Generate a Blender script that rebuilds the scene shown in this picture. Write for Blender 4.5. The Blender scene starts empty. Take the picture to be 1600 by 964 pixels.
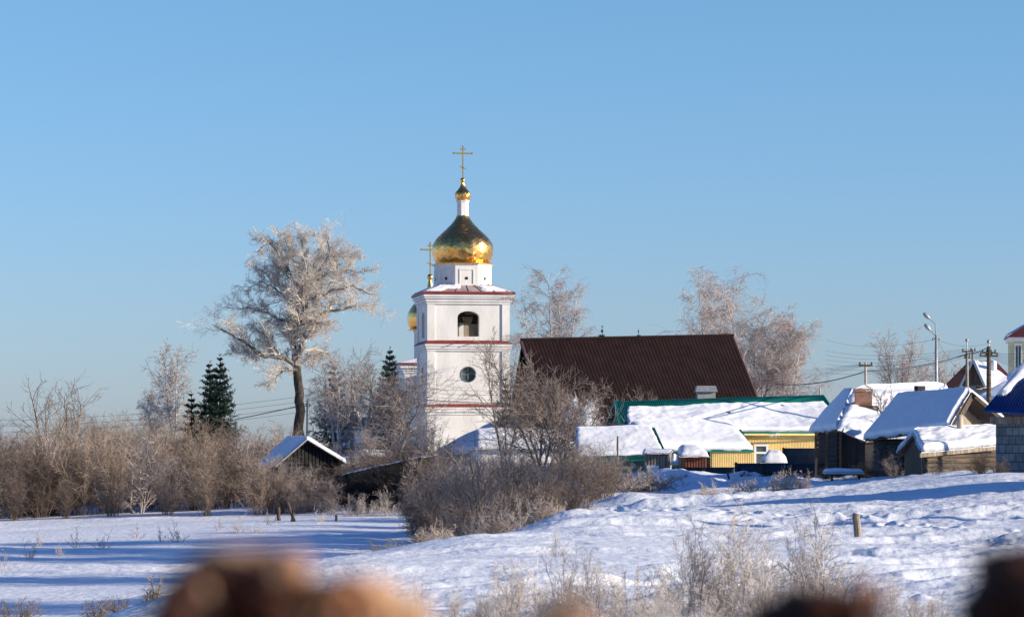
import bpy, math, numpy as np
from mathutils import Vector, Matrix
# ------------------------------------------------------------ camera, sky, sun, exposure
scene = bpy.context.scene
C = scene.collection
F = 4537.0; HZ = 690.0                       # focal length in px of the 1600 px photo, horizon row
cam_d = bpy.data.cameras.new('camera'); cam = bpy.data.objects.new('camera', cam_d); C.objects.link(cam)
cam.location = (0, 0, 0); cam.rotation_euler = (math.radians(90), 0, 0)
cam_d.sensor_width = 36; cam_d.lens = 36 * F / 1600; cam_d.shift_y = (HZ - 482) / 1600
cam_d.clip_start = 0.05; cam_d.clip_end = 12000
cam_d.dof.use_dof = True; cam_d.dof.focus_distance = 190; cam_d.dof.aperture_fstop = 6.3
scene.camera = cam
SUN_AZ, SUN_EL = 77, 16                      # degrees to the right of the camera's back, above the horizon
az, el = math.radians(SUN_AZ), math.radians(SUN_EL)
sdir = Vector((math.sin(az) * math.cos(el), -math.cos(az) * math.cos(el), math.sin(el)))
w = bpy.data.worlds.new('World'); scene.world = w; w.use_nodes = True
nt = w.node_tree; nt.nodes.clear()
sky = nt.nodes.new('ShaderNodeTexSky'); sky.sky_type = 'NISHITA'; sky.sun_disc = False
sky.sun_elevation = el; sky.sun_rotation = math.radians(180 - SUN_AZ)
sky.altitude = 100; sky.air_density = 1.0; sky.dust_density = 0.25; sky.ozone_density = 3.0
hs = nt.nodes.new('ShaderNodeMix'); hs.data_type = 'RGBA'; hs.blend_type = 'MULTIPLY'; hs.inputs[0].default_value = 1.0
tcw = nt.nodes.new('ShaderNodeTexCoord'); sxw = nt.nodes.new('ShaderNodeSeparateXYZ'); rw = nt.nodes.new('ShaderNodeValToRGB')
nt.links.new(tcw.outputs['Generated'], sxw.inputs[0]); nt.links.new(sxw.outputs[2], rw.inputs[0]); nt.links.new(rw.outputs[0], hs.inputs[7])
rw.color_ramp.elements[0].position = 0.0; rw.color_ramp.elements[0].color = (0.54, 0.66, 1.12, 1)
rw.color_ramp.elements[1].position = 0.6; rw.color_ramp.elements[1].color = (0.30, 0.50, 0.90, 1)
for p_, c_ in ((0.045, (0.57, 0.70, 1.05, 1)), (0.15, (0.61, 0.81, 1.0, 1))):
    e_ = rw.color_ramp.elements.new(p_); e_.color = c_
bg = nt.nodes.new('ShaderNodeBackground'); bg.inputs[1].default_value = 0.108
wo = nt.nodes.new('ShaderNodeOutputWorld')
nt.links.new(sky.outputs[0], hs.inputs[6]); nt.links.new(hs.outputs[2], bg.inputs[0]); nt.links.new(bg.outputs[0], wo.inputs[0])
sl = bpy.data.lights.new('sun', 'SUN'); sl.energy = 5.0; sl.angle = math.radians(0.5); sl.color = (1.0, 0.89, 0.72)
so = bpy.data.objects.new('sun', sl); C.objects.link(so); so.rotation_euler = sdir.to_track_quat('Z', 'Y').to_euler()
so.location = (60, -20, 60)
scene.view_settings.view_transform = 'Standard'; scene.view_settings.look = 'None'
scene.view_settings.gamma = 1; scene.view_settings.exposure = 0.62
scene.render.engine = 'CYCLES'

# ------------------------------------------------------------ helpers
rng = np.random.default_rng(7)
def P(px, py, d): return np.array(((px - 800) * d / F, d, (HZ - py) * d / F))
_tab = np.random.default_rng(3).random((256, 256))
def vn(x, y, seed=0):                         # value noise 0..1
    x = np.asarray(x, float) + seed * 17.3; y = np.asarray(y, float) + seed * 9.1
    xi = np.floor(x).astype(int); yi = np.floor(y).astype(int); fx = x - xi; fy = y - yi
    fx = fx * fx * (3 - 2 * fx); fy = fy * fy * (3 - 2 * fy)
    g = lambda a, b: _tab[a & 255, b & 255]
    return (g(xi, yi) * (1 - fx) + g(xi + 1, yi) * fx) * (1 - fy) + (g(xi, yi + 1) * (1 - fx) + g(xi + 1, yi + 1) * fx) * fy
def fbm(x, y, o=4, seed=0):
    s = 0; a = 1; t = 0
    for k in range(o): s = s + a * (vn(x * 2 ** k, y * 2 ** k, seed + k) - .5); t += a; a *= .5
    return s / t * 2

def mat(name, col, rough=0.8, metal=0.0, col2=None, scale=3.0, detail=4, bump=0.0, bscale=20.0, stretch=(1, 1, 1), obj=True, spec=0.3, lo=.35, hi=.65):
    m = bpy.data.materials.new(name); m.use_nodes = True; n = m.node_tree; b = n.nodes['Principled BSDF']
    b.inputs['Roughness'].default_value = rough; b.inputs['Metallic'].default_value = metal
    b.inputs['Specular IOR Level'].default_value = spec
    tc = n.nodes.new('ShaderNodeTexCoord'); mp = n.nodes.new('ShaderNodeMapping'); mp.inputs['Scale'].default_value = stretch
    n.links.new(tc.outputs['Object'], mp.inputs[0])
    b.inputs['Base Color'].default_value = (*col, 1)
    if col2:
        nz = n.nodes.new('ShaderNodeTexNoise'); nz.inputs['Scale'].default_value = scale; nz.inputs['Detail'].default_value = detail
        cr = n.nodes.new('ShaderNodeValToRGB'); cr.color_ramp.elements[0].color = (*col, 1); cr.color_ramp.elements[1].color = (*col2, 1)
        cr.color_ramp.elements[0].position = lo; cr.color_ramp.elements[1].position = hi
        n.links.new(mp.outputs[0], nz.inputs[0]); n.links.new(nz.outputs[0], cr.inputs[0]); n.links.new(cr.outputs[0], b.inputs['Base Color'])
    if bump:
        nb = n.nodes.new('ShaderNodeTexNoise'); nb.inputs['Scale'].default_value = bscale; nb.inputs['Detail'].default_value = 5
        bp = n.nodes.new('ShaderNodeBump'); bp.inputs['Strength'].default_value = 1; bp.inputs['Distance'].default_value = bump
        n.links.new(mp.outputs[0], nb.inputs[0]); n.links.new(nb.outputs[0], bp.inputs['Height']); n.links.new(bp.outputs[0], b.inputs['Normal'])
    return m
def brick(name, c1, c2, cm, bw, bh, mort, rough=.9, minus=False):
    m = bpy.data.materials.new(name); m.use_nodes = True; n = m.node_tree; b = n.nodes['Principled BSDF']; b.inputs['Roughness'].default_value = rough
    tc = n.nodes.new('ShaderNodeTexCoord'); sp = n.nodes.new('ShaderNodeSeparateXYZ'); ad = n.nodes.new('ShaderNodeMath'); cb = n.nodes.new('ShaderNodeCombineXYZ')
    n.links.new(tc.outputs['Object'], sp.inputs[0]); n.links.new(sp.outputs[0], ad.inputs[0]); n.links.new(sp.outputs[1], ad.inputs[1])
    ad.operation = 'SUBTRACT' if minus else 'ADD'; n.links.new(ad.outputs[0], cb.inputs[0]); n.links.new(sp.outputs[2], cb.inputs[1])
    br = n.nodes.new('ShaderNodeTexBrick'); br.inputs['Scale'].default_value = 1
    br.inputs['Color1'].default_value = (*c1, 1); br.inputs['Color2'].default_value = (*c2, 1); br.inputs['Mortar'].default_value = (*cm, 1)
    br.inputs['Brick Width'].default_value = bw; br.inputs['Row Height'].default_value = bh; br.inputs['Mortar Size'].default_value = mort
    nz = n.nodes.new('ShaderNodeTexNoise'); nz.inputs['Scale'].default_value = 2.5; nz.inputs['Detail'].default_value = 6
    mx = n.nodes.new('ShaderNodeMix'); mx.data_type = 'RGBA'; mx.blend_type = 'MULTIPLY'; mx.inputs[0].default_value = .6
    cr = n.nodes.new('ShaderNodeValToRGB'); cr.color_ramp.elements[0].color = (.45, .45, .45, 1); cr.color_ramp.elements[0].position = .35; cr.color_ramp.elements[1].position = .6
    n.links.new(tc.outputs['Object'], nz.inputs[0]); n.links.new(nz.outputs[0], cr.inputs[0]); n.links.new(cb.outputs[0], br.inputs[0])
    n.links.new(br.outputs[0], mx.inputs[6]); n.links.new(cr.outputs[0], mx.inputs[7]); n.links.new(mx.outputs[2], b.inputs['Base Color'])
    bp = n.nodes.new('ShaderNodeBump'); bp.invert = True; bp.inputs['Distance'].default_value = .02; n.links.new(br.outputs[1], bp.inputs['Height']); n.links.new(bp.outputs[0], b.inputs['Normal'])
    return m
M = dict(
    snow=mat('snow', (.86, .87, .90), .55, col2=(.80, .82, .86), scale=.6, bump=.05, bscale=3.5, spec=.4),
    roofsnow=mat('roof_snow', (.87, .87, .89), .6, col2=(.80, .81, .84), scale=1.0, bump=.02, bscale=3.2, spec=.3),
    plaster=mat('plaster', (.80, .765, .72), .9, col2=(.68, .645, .60), scale=.8, detail=9, stretch=(1, 1, .4), bump=.01, bscale=5),
    white=mat('white_paint', (.78, .78, .78), .7),
    gold=mat('gold_sheet', (1.0, .56, .17), .25, 1.0, col2=(.88, .46, .13), scale=1.6, detail=5, bump=.01, bscale=2.0),
    goldtrim=mat('gold_trim', (.80, .46, .14), .3, 1.0),
    redmetal=mat('red_metal', (.25, .035, .03), .5, col2=(.17, .03, .026), scale=2),
    brownroof=mat('brown_roof', (.011, .0052, .0058), .65, col2=(.019, .0085, .009), scale=1.3, detail=7, spec=.10),
    green=mat('green_metal', (.004, .17, .12), .45, col2=(.006, .13, .10), scale=1.5),
    yellow=mat('yellow_siding', (.82, .63, .27), .6, col2=(.70, .53, .23), scale=1.2),
    paleyellow=mat('pale_yellow', (.62, .58, .33), .8, col2=(.55, .52, .30), scale=1),
    greygreen=mat('grey_green', (.20, .25, .23), .8, col2=(.15, .19, .18), scale=1),
    bluemetal=mat('blue_metal', (.02, .07, .27), .45, col2=(.02, .055, .2), scale=2),
    bluefence=mat('blue_fence', (.035, .055, .085), .8, col2=(.025, .04, .06), scale=2),
    tarwood=mat('tarred_wood', (.016, .015, .016), .95, col2=(.035, .032, .034), scale=3, stretch=(2, 2, .3)),
    darkwood=mat('dark_wood', (.05, .037, .028), .9, col2=(.10, .075, .055), scale=3, detail=8, bump=.02, bscale=12, stretch=(2.5, 2.5, .25)),
    greywood=mat('grey_wood', (.16, .125, .095), .9, col2=(.34, .28, .22), scale=4, detail=8, bump=.02, bscale=14, stretch=(2.5, 2.5, .2)),
    oaklimb=mat('oak_limbs', (.05, .04, .032), .95, col2=(.30, .26, .23), scale=2.2, detail=6),
    logwood=mat('log_wood', (.035, .028, .021), .9, col2=(.15, .11, .075), scale=3, detail=8, bump=.02, bscale=12, stretch=(.25, .25, 2.5)),
    redwood=mat('red_wood', (.15, .045, .03), .85, col2=(.23, .085, .055), scale=3, stretch=(2, 2, .3)),
    oldred=mat('old_red_metal', (.12, .028, .028), .6, col2=(.08, .02, .024), scale=2),
    brick=brick('brick', (.60, .24, .12), (.45, .17, .09), (.36, .30, .25), .25, .085, .012),
    block=brick('grey_block', (.16, .18, .20), (.25, .27, .28), (.07, .08, .09), .46, .31, .018, minus=True),
    black=mat('black', (.015, .014, .015), .7),
    glass=mat('window_glass', (.06, .09, .10), .08, spec=.6, col2=(.10, .13, .13), scale=2),
    concrete=mat('concrete', (.34, .29, .24), .9, col2=(.26, .22, .18), scale=3),
    galv=mat('grey_steel', (.36, .37, .38), .5, .3, col2=(.28, .29, .30), scale=5),
    wire=mat('wire', (.05, .05, .06), .6),
    bell=mat('bronze', (.07, .065, .05), .45, .8),
    pipe=mat('asbestos_pipe', (.50, .42, .34), .9, col2=(.38, .31, .25), scale=3),
    bark=mat('bark', (.022, .018, .015), .95, col2=(.075, .058, .045), scale=3.5, detail=8, bump=.04, bscale=8, stretch=(2, 2, .5)),
    barkfrost=mat('frosted_bark', (.12, .09, .075), .95, col2=(.42, .38, .36), scale=1.8, detail=6),
    birch=mat('birch_bark', (.30, .26, .24), .9, col2=(.62, .58, .55), scale=2.0, detail=6),
    frost=mat('frosted_twigs', (.72, .65, .57), .85, col2=(.52, .45, .38), scale=.35, detail=5),
    birchtwig=mat('birch_twigs', (.52, .45, .41), .9, col2=(.36, .28, .25), scale=.4, detail=5),
    tan=mat('tan_twigs', (.37, .28, .21), .95, col2=(.17, .13, .10), scale=.35, detail=5),
    greytwig=mat('grey_twigs', (.34, .28, .245), .95, col2=(.17, .13, .11), scale=.35, detail=5),
    browntwig=mat('brown_twigs', (.19, .145, .12), .95, col2=(.11, .075, .055), scale=.35, detail=5),
    inktwig=mat('dark_shade_twigs', (.045, .038, .036), .95, col2=(.022, .02, .02), scale=.8),  # near black; on the bank bushes this colour stands in for shade
    stem=mat('brown_stems', (.11, .075, .05), .95, col2=(.22, .15, .10), scale=.6),
    weed=mat('frosted_weeds', (.58, .52, .47), .9, col2=(.33, .265, .22), scale=.8, detail=5),
    weedtan=mat('tan_weeds', (.45, .34, .25), .9, col2=(.58, .50, .44), scale=.8, detail=5),
    needle=mat('spruce_needles', (.012, .028, .018), .9, col2=(.03, .05, .035), scale=2, detail=4),
    needlefrost=mat('frosted_needles', (.03, .045, .035), .9, col2=(.12, .13, .12), scale=2, detail=6),
    chunk=mat('broken_brick', (.38, .12, .035), .95, col2=(.52, .30, .19), scale=42, detail=3, bump=.004, bscale=60, lo=.42, hi=.58),
    chunkdark=mat('dark_brick', (.008, .004, .003), .95, col2=(.085, .024, .010), scale=38, detail=3, bump=.004, bscale=60),
    chunktan=mat('tan_brick', (.50, .33, .20), .95, col2=(.33, .14, .07), scale=40, detail=3, bump=.004, bscale=60),
    mortar=mat('old_mortar', (.30, .26, .22), .95, col2=(.2, .12, .08), scale=14),
)
def root_loc(o):
    while o.parent: o = o.parent
    return np.array(o.location)
def mesh_np(name, V, FQ, m, parent=None, smooth=False, loc=None):
    """V (n,3) world coordinates; FQ list of arrays (m,k)"""
    V = np.asarray(V, float)
    if parent is not None: V = V - root_loc(parent)
    elif loc is not None: V = V - np.asarray(loc)
    me = bpy.data.meshes.new(name); me.vertices.add(len(V)); me.vertices.foreach_set('co', V.astype(np.float32).ravel())
    FQ = [np.asarray(f, np.int32) for f in FQ if len(f)]
    loops = np.concatenate([f.ravel() for f in FQ]); starts = []; s = 0
    for f in FQ: starts.append(s + np.arange(len(f)) * f.shape[1]); s += f.size
    starts = np.concatenate(starts)
    me.loops.add(len(loops)); me.loops.foreach_set('vertex_index', loops)
    me.polygons.add(len(starts)); me.polygons.foreach_set('loop_start', starts.astype(np.int32))
    me.polygons.foreach_set('use_smooth', np.full(len(starts), bool(smooth)))
    me.update(calc_edges=True); me.validate()
    me.materials.append(M[m] if isinstance(m, str) else m)
    o = bpy.data.objects.new(name, me); C.objects.link(o)
    if parent is not None: o.parent = parent
    elif loc is not None: o.location = tuple(loc)
    return o
def tag(o, label=None, cat=None, group=None, kind=None):
    if label: o['label'] = label
    if cat: o['category'] = cat
    if group: o['group'] = group
    if kind: o['kind'] = kind
    return o
def thing(name, label, cat, loc=(0, 0, 0), group=None):
    o = bpy.data.objects.new(name, None); C.objects.link(o); o.location = tuple(loc); o.empty_display_size = .3
    return tag(o, label, cat, group)
def copy_tree(root, loc, rz=0, sc=1, label=None, group=None):
    r = root.copy(); C.objects.link(r); r.location = tuple(loc); r.rotation_euler = (0, 0, rz)
    r.scale = (sc, sc, sc) if np.isscalar(sc) else tuple(sc)
    if label: r['label'] = label
    if group: r['group'] = group
    for ch in root.children:
        c = ch.copy(); C.objects.link(c); c.parent = r
        for g in ch.children:
            e = g.copy(); C.objects.link(e); e.parent = c
    return r
def nrm(v):
    v = np.asarray(v, float); return v / (np.linalg.norm(v, axis=-1, keepdims=True) + 1e-12)
class Fr:                                     # a local frame: x right, y back, z up, turned about z
    def __init__(s, o, yaw=0):
        s.o = np.asarray(o, float); a = math.radians(yaw); s.x = np.array((math.cos(a), math.sin(a), 0)); s.y = np.array((-math.sin(a), math.cos(a), 0)); s.z = np.array((0, 0, 1.))
    def __call__(s, a, b, c): return s.o + s.x * a + s.y * b + s.z * c
W0 = Fr((0, 0, 0))
class MB:
    def __init__(s): s.v = []; s.f = {}; s.n = 0
    def add(s, V, Fs):
        V = np.asarray(V, float); s.v.append(V)
        for f in Fs: s.f.setdefault(len(f), []).append([i + s.n for i in f])
        s.n += len(V)
    def addnp(s, V, FA):
        s.v.append(V)
        s.f.setdefault(FA.shape[1], []).extend((FA + s.n).tolist()); s.n += len(V)
    def hexa(s, p):                           # 8 points: bottom 4 ccw, top 4 ccw
        s.add(p, [(0, 3, 2, 1), (4, 5, 6, 7), (0, 1, 5, 4), (1, 2, 6, 5), (2, 3, 7, 6), (3, 0, 4, 7)])
    def box(s, fr, x0, x1, y0, y1, z0, z1):
        s.hexa([fr(x0, y0, z0), fr(x1, y0, z0), fr(x1, y1, z0), fr(x0, y1, z0), fr(x0, y0, z1), fr(x1, y0, z1), fr(x1, y1, z1), fr(x0, y1, z1)])
    def frus(s, fr, hx0, hy0, z0, hx1, hy1, z1, cx=0, cy=0):
        s.hexa([fr(cx - hx0, cy - hy0, z0), fr(cx + hx0, cy - hy0, z0), fr(cx + hx0, cy + hy0, z0), fr(cx - hx0, cy + hy0, z0),
                fr(cx - hx1, cy - hy1, z1), fr(cx + hx1, cy - hy1, z1), fr(cx + hx1, cy + hy1, z1), fr(cx - hx1, cy + hy1, z1)])
    def slab(s, q, th):                       # quad q (4 pts ccw seen from outside) thickened inward
        q = [np.asarray(a, float) for a in q]; n = nrm(np.cross(q[1] - q[0], q[3] - q[0])); b = [a - n * th for a in q]
        s.hexa(b + q)
    def prism(s, poly, vec):
        k = len(poly); V = [np.asarray(a, float) for a in poly]; V += [a + vec for a in V]
        s.add(V, [tuple(range(k - 1, -1, -1)), tuple(range(k, 2 * k))] + [(i, (i + 1) % k, k + (i + 1) % k, k + i) for i in range(k)])
    def ribs(s, q, n, wf, h, off=0.0):        # n raised strips running from edge q0q1 up to q3q2
        a, b, c, d = [np.asarray(t, float) for t in q]; N = nrm(np.cross(b - a, d - a))
        for i in range(n):
            u0 = (i + .5 - wf / 2) / n; u1 = (i + .5 + wf / 2) / n; um = (u1 - u0) * .22
            B = [a + (b - a) * u for u in (u0, u0 + um, u1 - um, u1)]; T = [d + (c - d) * u for u in (u0, u0 + um, u1 - um, u1)]
            H = [-.01, h, h, -.01]
            V = [B[k] + N * (H[k] + off) for k in range(4)] + [T[k] + N * (H[k] + off) for k in range(4)]
            s.add(V, [(0, 1, 5, 4), (1, 2, 6, 5), (2, 3, 7, 6), (0, 3, 2, 1), (4, 5, 6, 7), (0, 4, 7, 3)])
    def tube(s, pts, r, k=8):
        pts = np.asarray(pts, float); r = np.broadcast_to(np.asarray(r, float), (len(pts),))
        V, Q = tubes(pts[None], r[None], k); s.addnp(V, Q)
        n0 = s.n - len(V); s.f.setdefault(k, []).append([n0 + j for j in range(k)][::-1]); s.f[k].append([n0 + len(V) - k + j for j in range(k)])
    def lathe(s, o, prof, k=32, rot=0):
        o = np.asarray(o, float); n = len(prof); V = []
        for r, z in prof:
            for j in range(k):
                a = 2 * math.pi * (j + rot) / k; V.append(o + np.array((r * math.cos(a), r * math.sin(a), z)))
        Fs = [(i * k + j, i * k + (j + 1) % k, (i + 1) * k + (j + 1) % k, (i + 1) * k + j) for i in range(n - 1) for j in range(k)]
        Fs += [tuple(range(k))[::-1], tuple((n - 1) * k + j for j in range(k))]
        s.add(V, Fs)
    def holed(s, fr, x0, x1, z0, z1, y0, y1, xs, top, bot):
        """wall panel in local x/z between y0 (outside) and y1 with a hole whose outline is bot(x)..top(x) over xs"""
        def qd(a, b, c, d): s.add([fr(*a), fr(*b), fr(*c), fr(*d)], [(0, 1, 2, 3)])
        for (a, b) in ((x0, xs[0]), (xs[-1], x1)):
            s.box(fr, a, b, y0, y1, z0, z1)
        for a, b in zip(xs[:-1], xs[1:]):
            for (za, zb, zc, zd) in ((z0, z0, bot(b), bot(a)), (top(a), top(b), z1, z1)):
                qd((a, y0, za), (b, y0, zb), (b, y0, zc), (a, y0, zd)); qd((a, y1, zd), (b, y1, zc), (b, y1, zb), (a, y1, za))
            qd((a, y0, bot(a)), (b, y0, bot(b)), (b, y1, bot(b)), (a, y1, bot(a)))
            qd((a, y1, top(a)), (b, y1, top(b)), (b, y0, top(b)), (a, y0, top(a)))
            qd((a, y0, z1), (b, y0, z1), (b, y1, z1), (a, y1, z1))
        for x in (xs[0], xs[-1]):             # ends of round holes close on themselves
            pass
    def build(s, name, m, parent=None, smooth=False, loc=None):
        return mesh_np(name, np.concatenate([np.asarray(v, float).reshape(-1, 3) for v in s.v]), [np.array(s.f[k]) for k in s.f], m, parent, smooth, loc)
def tubes(Pn, R, k=3):
    """Pn (N,S,3), R (N,S) -> verts, quads of k-sided tubes"""
    N, S, _ = Pn.shape
    T = np.empty_like(Pn); T[:, 1:-1] = Pn[:, 2:] - Pn[:, :-2]; T[:, 0] = Pn[:, 1] - Pn[:, 0]; T[:, -1] = Pn[:, -1] - Pn[:, -2]; T = nrm(T)
    mt = nrm(Pn[:, -1] - Pn[:, 0]); ref = np.where(np.abs(mt[:, 2:3]) > .8, np.array([[1., .1, 0]]), np.array([[0., 0, 1.]]))[:, None, :]
    A = nrm(np.cross(T, np.broadcast_to(ref, T.shape))); B = np.cross(T, A)
    th = 2 * math.pi * np.arange(k) / k
    V = Pn[:, :, None, :] + R[:, :, None, None] * (A[:, :, None, :] * np.cos(th)[None, None, :, None] + B[:, :, None, :] * np.sin(th)[None, None, :, None])
    idx = np.arange(N * S * k).reshape(N, S, k); nx = np.roll(idx, -1, 2)
    Q = np.stack([idx[:, :-1], nx[:, :-1], nx[:, 1:], idx[:, 1:]], -1).reshape(-1, 4)
    return V.reshape(-1, 3), Q
def snow_patch(q, th, seed=0, nu=48, nv=24, ro=.12, noise=.25, over=0.05, under=0.03, base=0.0):
    """snow lying on roof quad q: q0,q1 eave (left,right), q2,q3 ridge (right,left). returns MB"""
    a, b, c, d = [np.asarray(t, float) for t in q]; N = nrm(np.cross(b - a, d - a))
    if N[2] < 0: N = -N
    u = np.linspace(0, 1, nu + 1); v = np.linspace(0, 1, nv + 1); U, Vv = np.meshgrid(u, v)
    Lu = np.linalg.norm(b - a); Lv = np.linalg.norm(d - a)
    eu = np.minimum(U, 1 - U) * Lu / ro; ev = Vv * Lv / ro
    pr = np.sqrt(np.clip(1 - (1 - np.clip(eu, 0, 1)) ** 2, 0, 1)) * np.sqrt(np.clip(1 - (1 - np.clip(ev, 0, 1)) ** 2, 0, 1))
    n1 = fbm(U * Lu * .55 + seed * 3.7, Vv * Lv * .7, 4, seed); n2 = fbm(U * Lu * 2.2, Vv * Lv * 2.2, 3, seed + 5)
    H = th * pr * (1 + noise * n1 * 1.6 + noise * .5 * n2)
    su = (fbm(Vv * Lv * 1.6, Vv * 0 + seed, 3, seed + 9) * .10) / Lu; sv = (fbm(U * Lu * 1.3, U * 0 + seed, 3, seed + 11) * .14) / Lv
    U2 = U + su * (1 - 2 * np.clip(U * 1., 0, 1)) * (np.abs(U - .5) > .3) + (over / Lu) * (2 * U - 1); V2 = Vv + (sv - over / Lv) * (1 - Vv)
    base_p = (a[None, None] * ((1 - U2) * (1 - V2))[..., None] + b * (U2 * (1 - V2))[..., None] + c * (U2 * V2)[..., None] + d * ((1 - U2) * V2)[..., None])
    up = nrm(N + np.array((0, 0, .6)))
    Tp = base_p + up * (H + base)[..., None]; Bt = base_p - N * under + up * base
    idx = np.arange((nu + 1) * (nv + 1)).reshape(nv + 1, nu + 1); o = idx.size
    top = np.stack([idx[:-1, :-1], idx[:-1, 1:], idx[1:, 1:], idx[1:, :-1]], -1).reshape(-1, 4)
    ring = np.concatenate([idx[0, :-1], idx[:-1, -1], idx[-1, :0:-1], idx[:0:-1, 0]]); r2 = np.roll(ring, -1)
    side = np.stack([ring, ring + o, r2 + o, r2], -1)
    m = MB(); m.addnp(np.concatenate([Tp.reshape(-1, 3), Bt.reshape(-1, 3)]), np.concatenate([top, top[:, ::-1] + o, side[:, ::-1]]))
    return m

# ------------------------------------------------------------ the ground
KD = np.array([0, 20, 36, 50, 65, 80, 95, 110, 130, 150, 200, 260, 400, 1000, 9000.])
KX = np.array([-900, 0, 100, 250, 480, 700, 900, 1150, 1370, 1600, 2200])
KZ = np.array([
    [-1.7, -2.6, -3.6, -4.3, -4.4, -4.4, -4.4, -4.4, -4.4, -4.2, -2.6, -1.4, -1, -2, -5],
    [-1.7, -2.4, -3.3, -4.2, -4.5, -4.5, -4.45, -4.4, -4.4, -4.3, -2.6, -1.4, -1, -2, -5],
    [-1.7, -2.0, -2.5, -3.4, -4.4, -4.5, -4.45, -4.4, -4.35, -4.2, -2.6, -1.4, -1, -2, -5],
    [-1.7, -1.9, -2.25, -2.72, -3.8, -4.4, -4.4, -4.35, -4.25, -4.0, -2.6, -1.4, -1, -2, -5],
    [-1.7, -1.9, -2.2, -2.32, -2.85, -4.0, -4.35, -4.25, -4.1, -3.75, -2.4, -1.2, -1, -2, -5],
    [-1.7, -1.9, -2.2, -2.32, -2.26, -3.1, -4.0, -4.15, -4.0, -3.5, -1.8, -.9, -1, -2, -5],
    [-1.7, -1.9, -2.2, -2.3, -2.2, -2.12, -2.7, -2.9, -2.62, -2.0, -1.2, -.6, -1, -2, -5],
    [-1.7, -1.9, -2.2, -2.38, -2.3, -2.1, -1.96, -2.45, -2.3, -1.85, -1.2, -.5, -1, -2, -5],
    [-1.7, -1.9, -2.2, -2.38, -2.3, -2.03, -1.66, -1.60, -1.75, -1.6, -1, -.5, -1, -2, -5],
    [-1.7, -1.9, -2.2, -2.35, -2.2, -1.80, -1.15, -1.05, -1.15, -1.1, -.6, -.3, -1, -2, -5],
    [-1.7, -1.8, -2.0, -2.0, -1.8, -1.5, -1.2, -1.0, -1.0, -.9, -.5, -.3, -1, -2, -5]])
def _pchip(x, y, xq):                         # monotone-ish cubic on last axis; y (...,K)
    h = np.diff(x); dl = np.diff(y, axis=-1) / h; m = np.zeros_like(y)
    a, b = dl[..., :-1], dl[..., 1:]; ok = a * b > 0
    m[..., 1:-1] = np.where(ok, 2 * a * b / np.where(ok, a + b, 1), 0); m[..., 0] = dl[..., 0]; m[..., -1] = dl[..., -1]
    i = np.clip(np.searchsorted(x, xq) - 1, 0, len(x) - 2); t = (xq - x[i]) / h[i]
    return i, t, h, m
def base_z(X, Y):
    X = np.asarray(X, float); Y = np.asarray(Y, float); shp = np.broadcast(X, Y).shape; X = np.broadcast_to(X, shp).ravel(); Y = np.broadcast_to(Y, shp).ravel()
    D = np.hypot(X, Y); D = np.maximum(Y, D * .35); px = np.clip(800 + F * X / np.maximum(D, .5), KX[0], KX[-1])
    i, t, h, m = _pchip(KD, KZ, np.clip(D, 0, 8999))
    r = np.arange(len(KX))[:, None]
    h00 = 2 * t ** 3 - 3 * t ** 2 + 1; h10 = t ** 3 - 2 * t ** 2 + t; h01 = -2 * t ** 3 + 3 * t ** 2; h11 = t ** 3 - t ** 2
    cols = h00 * KZ[:, i] + h10 * h[i] * m[:, i] + h01 * KZ[:, i + 1] + h11 * h[i] * m[:, i + 1]        # (cols, n)
    j = np.clip(np.searchsorted(KX, px) - 1, 0, len(KX) - 2); s = (px - KX[j]) / (KX[j + 1] - KX[j])
    n = np.arange(len(px)); y1 = cols[j, n]; y2 = cols[j + 1, n]; y0 = cols[np.maximum(j - 1, 0), n]; y3 = cols[np.minimum(j + 2, len(KX) - 1), n]
    hh = KX[j + 1] - KX[j]; hl = np.maximum(KX[j] - KX[np.maximum(j - 1, 0)], hh * .5); hr = np.maximum(KX[np.minimum(j + 2, len(KX) - 1)] - KX[j + 1], hh * .5)
    m1 = (y2 - y0) / (hh + hl) * hh; m2 = (y3 - y1) / (hh + hr) * hh
    z = (2 * s ** 3 - 3 * s ** 2 + 1) * y1 + (s ** 3 - 2 * s ** 2 + s) * m1 + (-2 * s ** 3 + 3 * s ** 2) * y2 + (s ** 3 - s ** 2) * m2
    return z.reshape(shp)
def relief(X, Y):
    a = np.radians(12); u = X * np.cos(a) + Y * np.sin(a); v = -X * np.sin(a) + Y * np.cos(a)
    hill = np.clip((np.asarray(X) * 1.0 + 12) / 14, 0, 1); wv = np.clip(.75 + 1.6 * fbm(u * .07 + 9, v * .12, 3, 31), .25, 1.5)
    z = .16 * fbm(u * .09, v * .16, 3, 1)
    n = fbm(u * .22, v * .75, 4, 4); z = z + .36 * np.clip(n - .05, 0, 1) * (.3 + .7 * hill) * wv + .05 * n * wv
    r = 1 - np.abs(fbm(u * .5 + 5, v * 1.5, 3, 8)) * 2.2; z = z + .065 * np.clip(r, 0, 1) * (.35 + .65 * hill) * wv
    z = z + .03 * wv * fbm(u * 2.2, v * 4.2, 3, 12) * (.4 + .6 * hill)
    p = vn(X * .55 + 3, Y * .55, 21); z = z - .16 * np.clip(p - .86, 0, 1) * 7 * .5 * hill        # old footprints and drift holes
    return z
def gz(X, Y): return base_z(X, Y) + relief(X, Y)
def G(px, d, dz=0):
    x = (px - 800) * d / F; return np.array((x, d, float(gz(x, d)) + dz))
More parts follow.
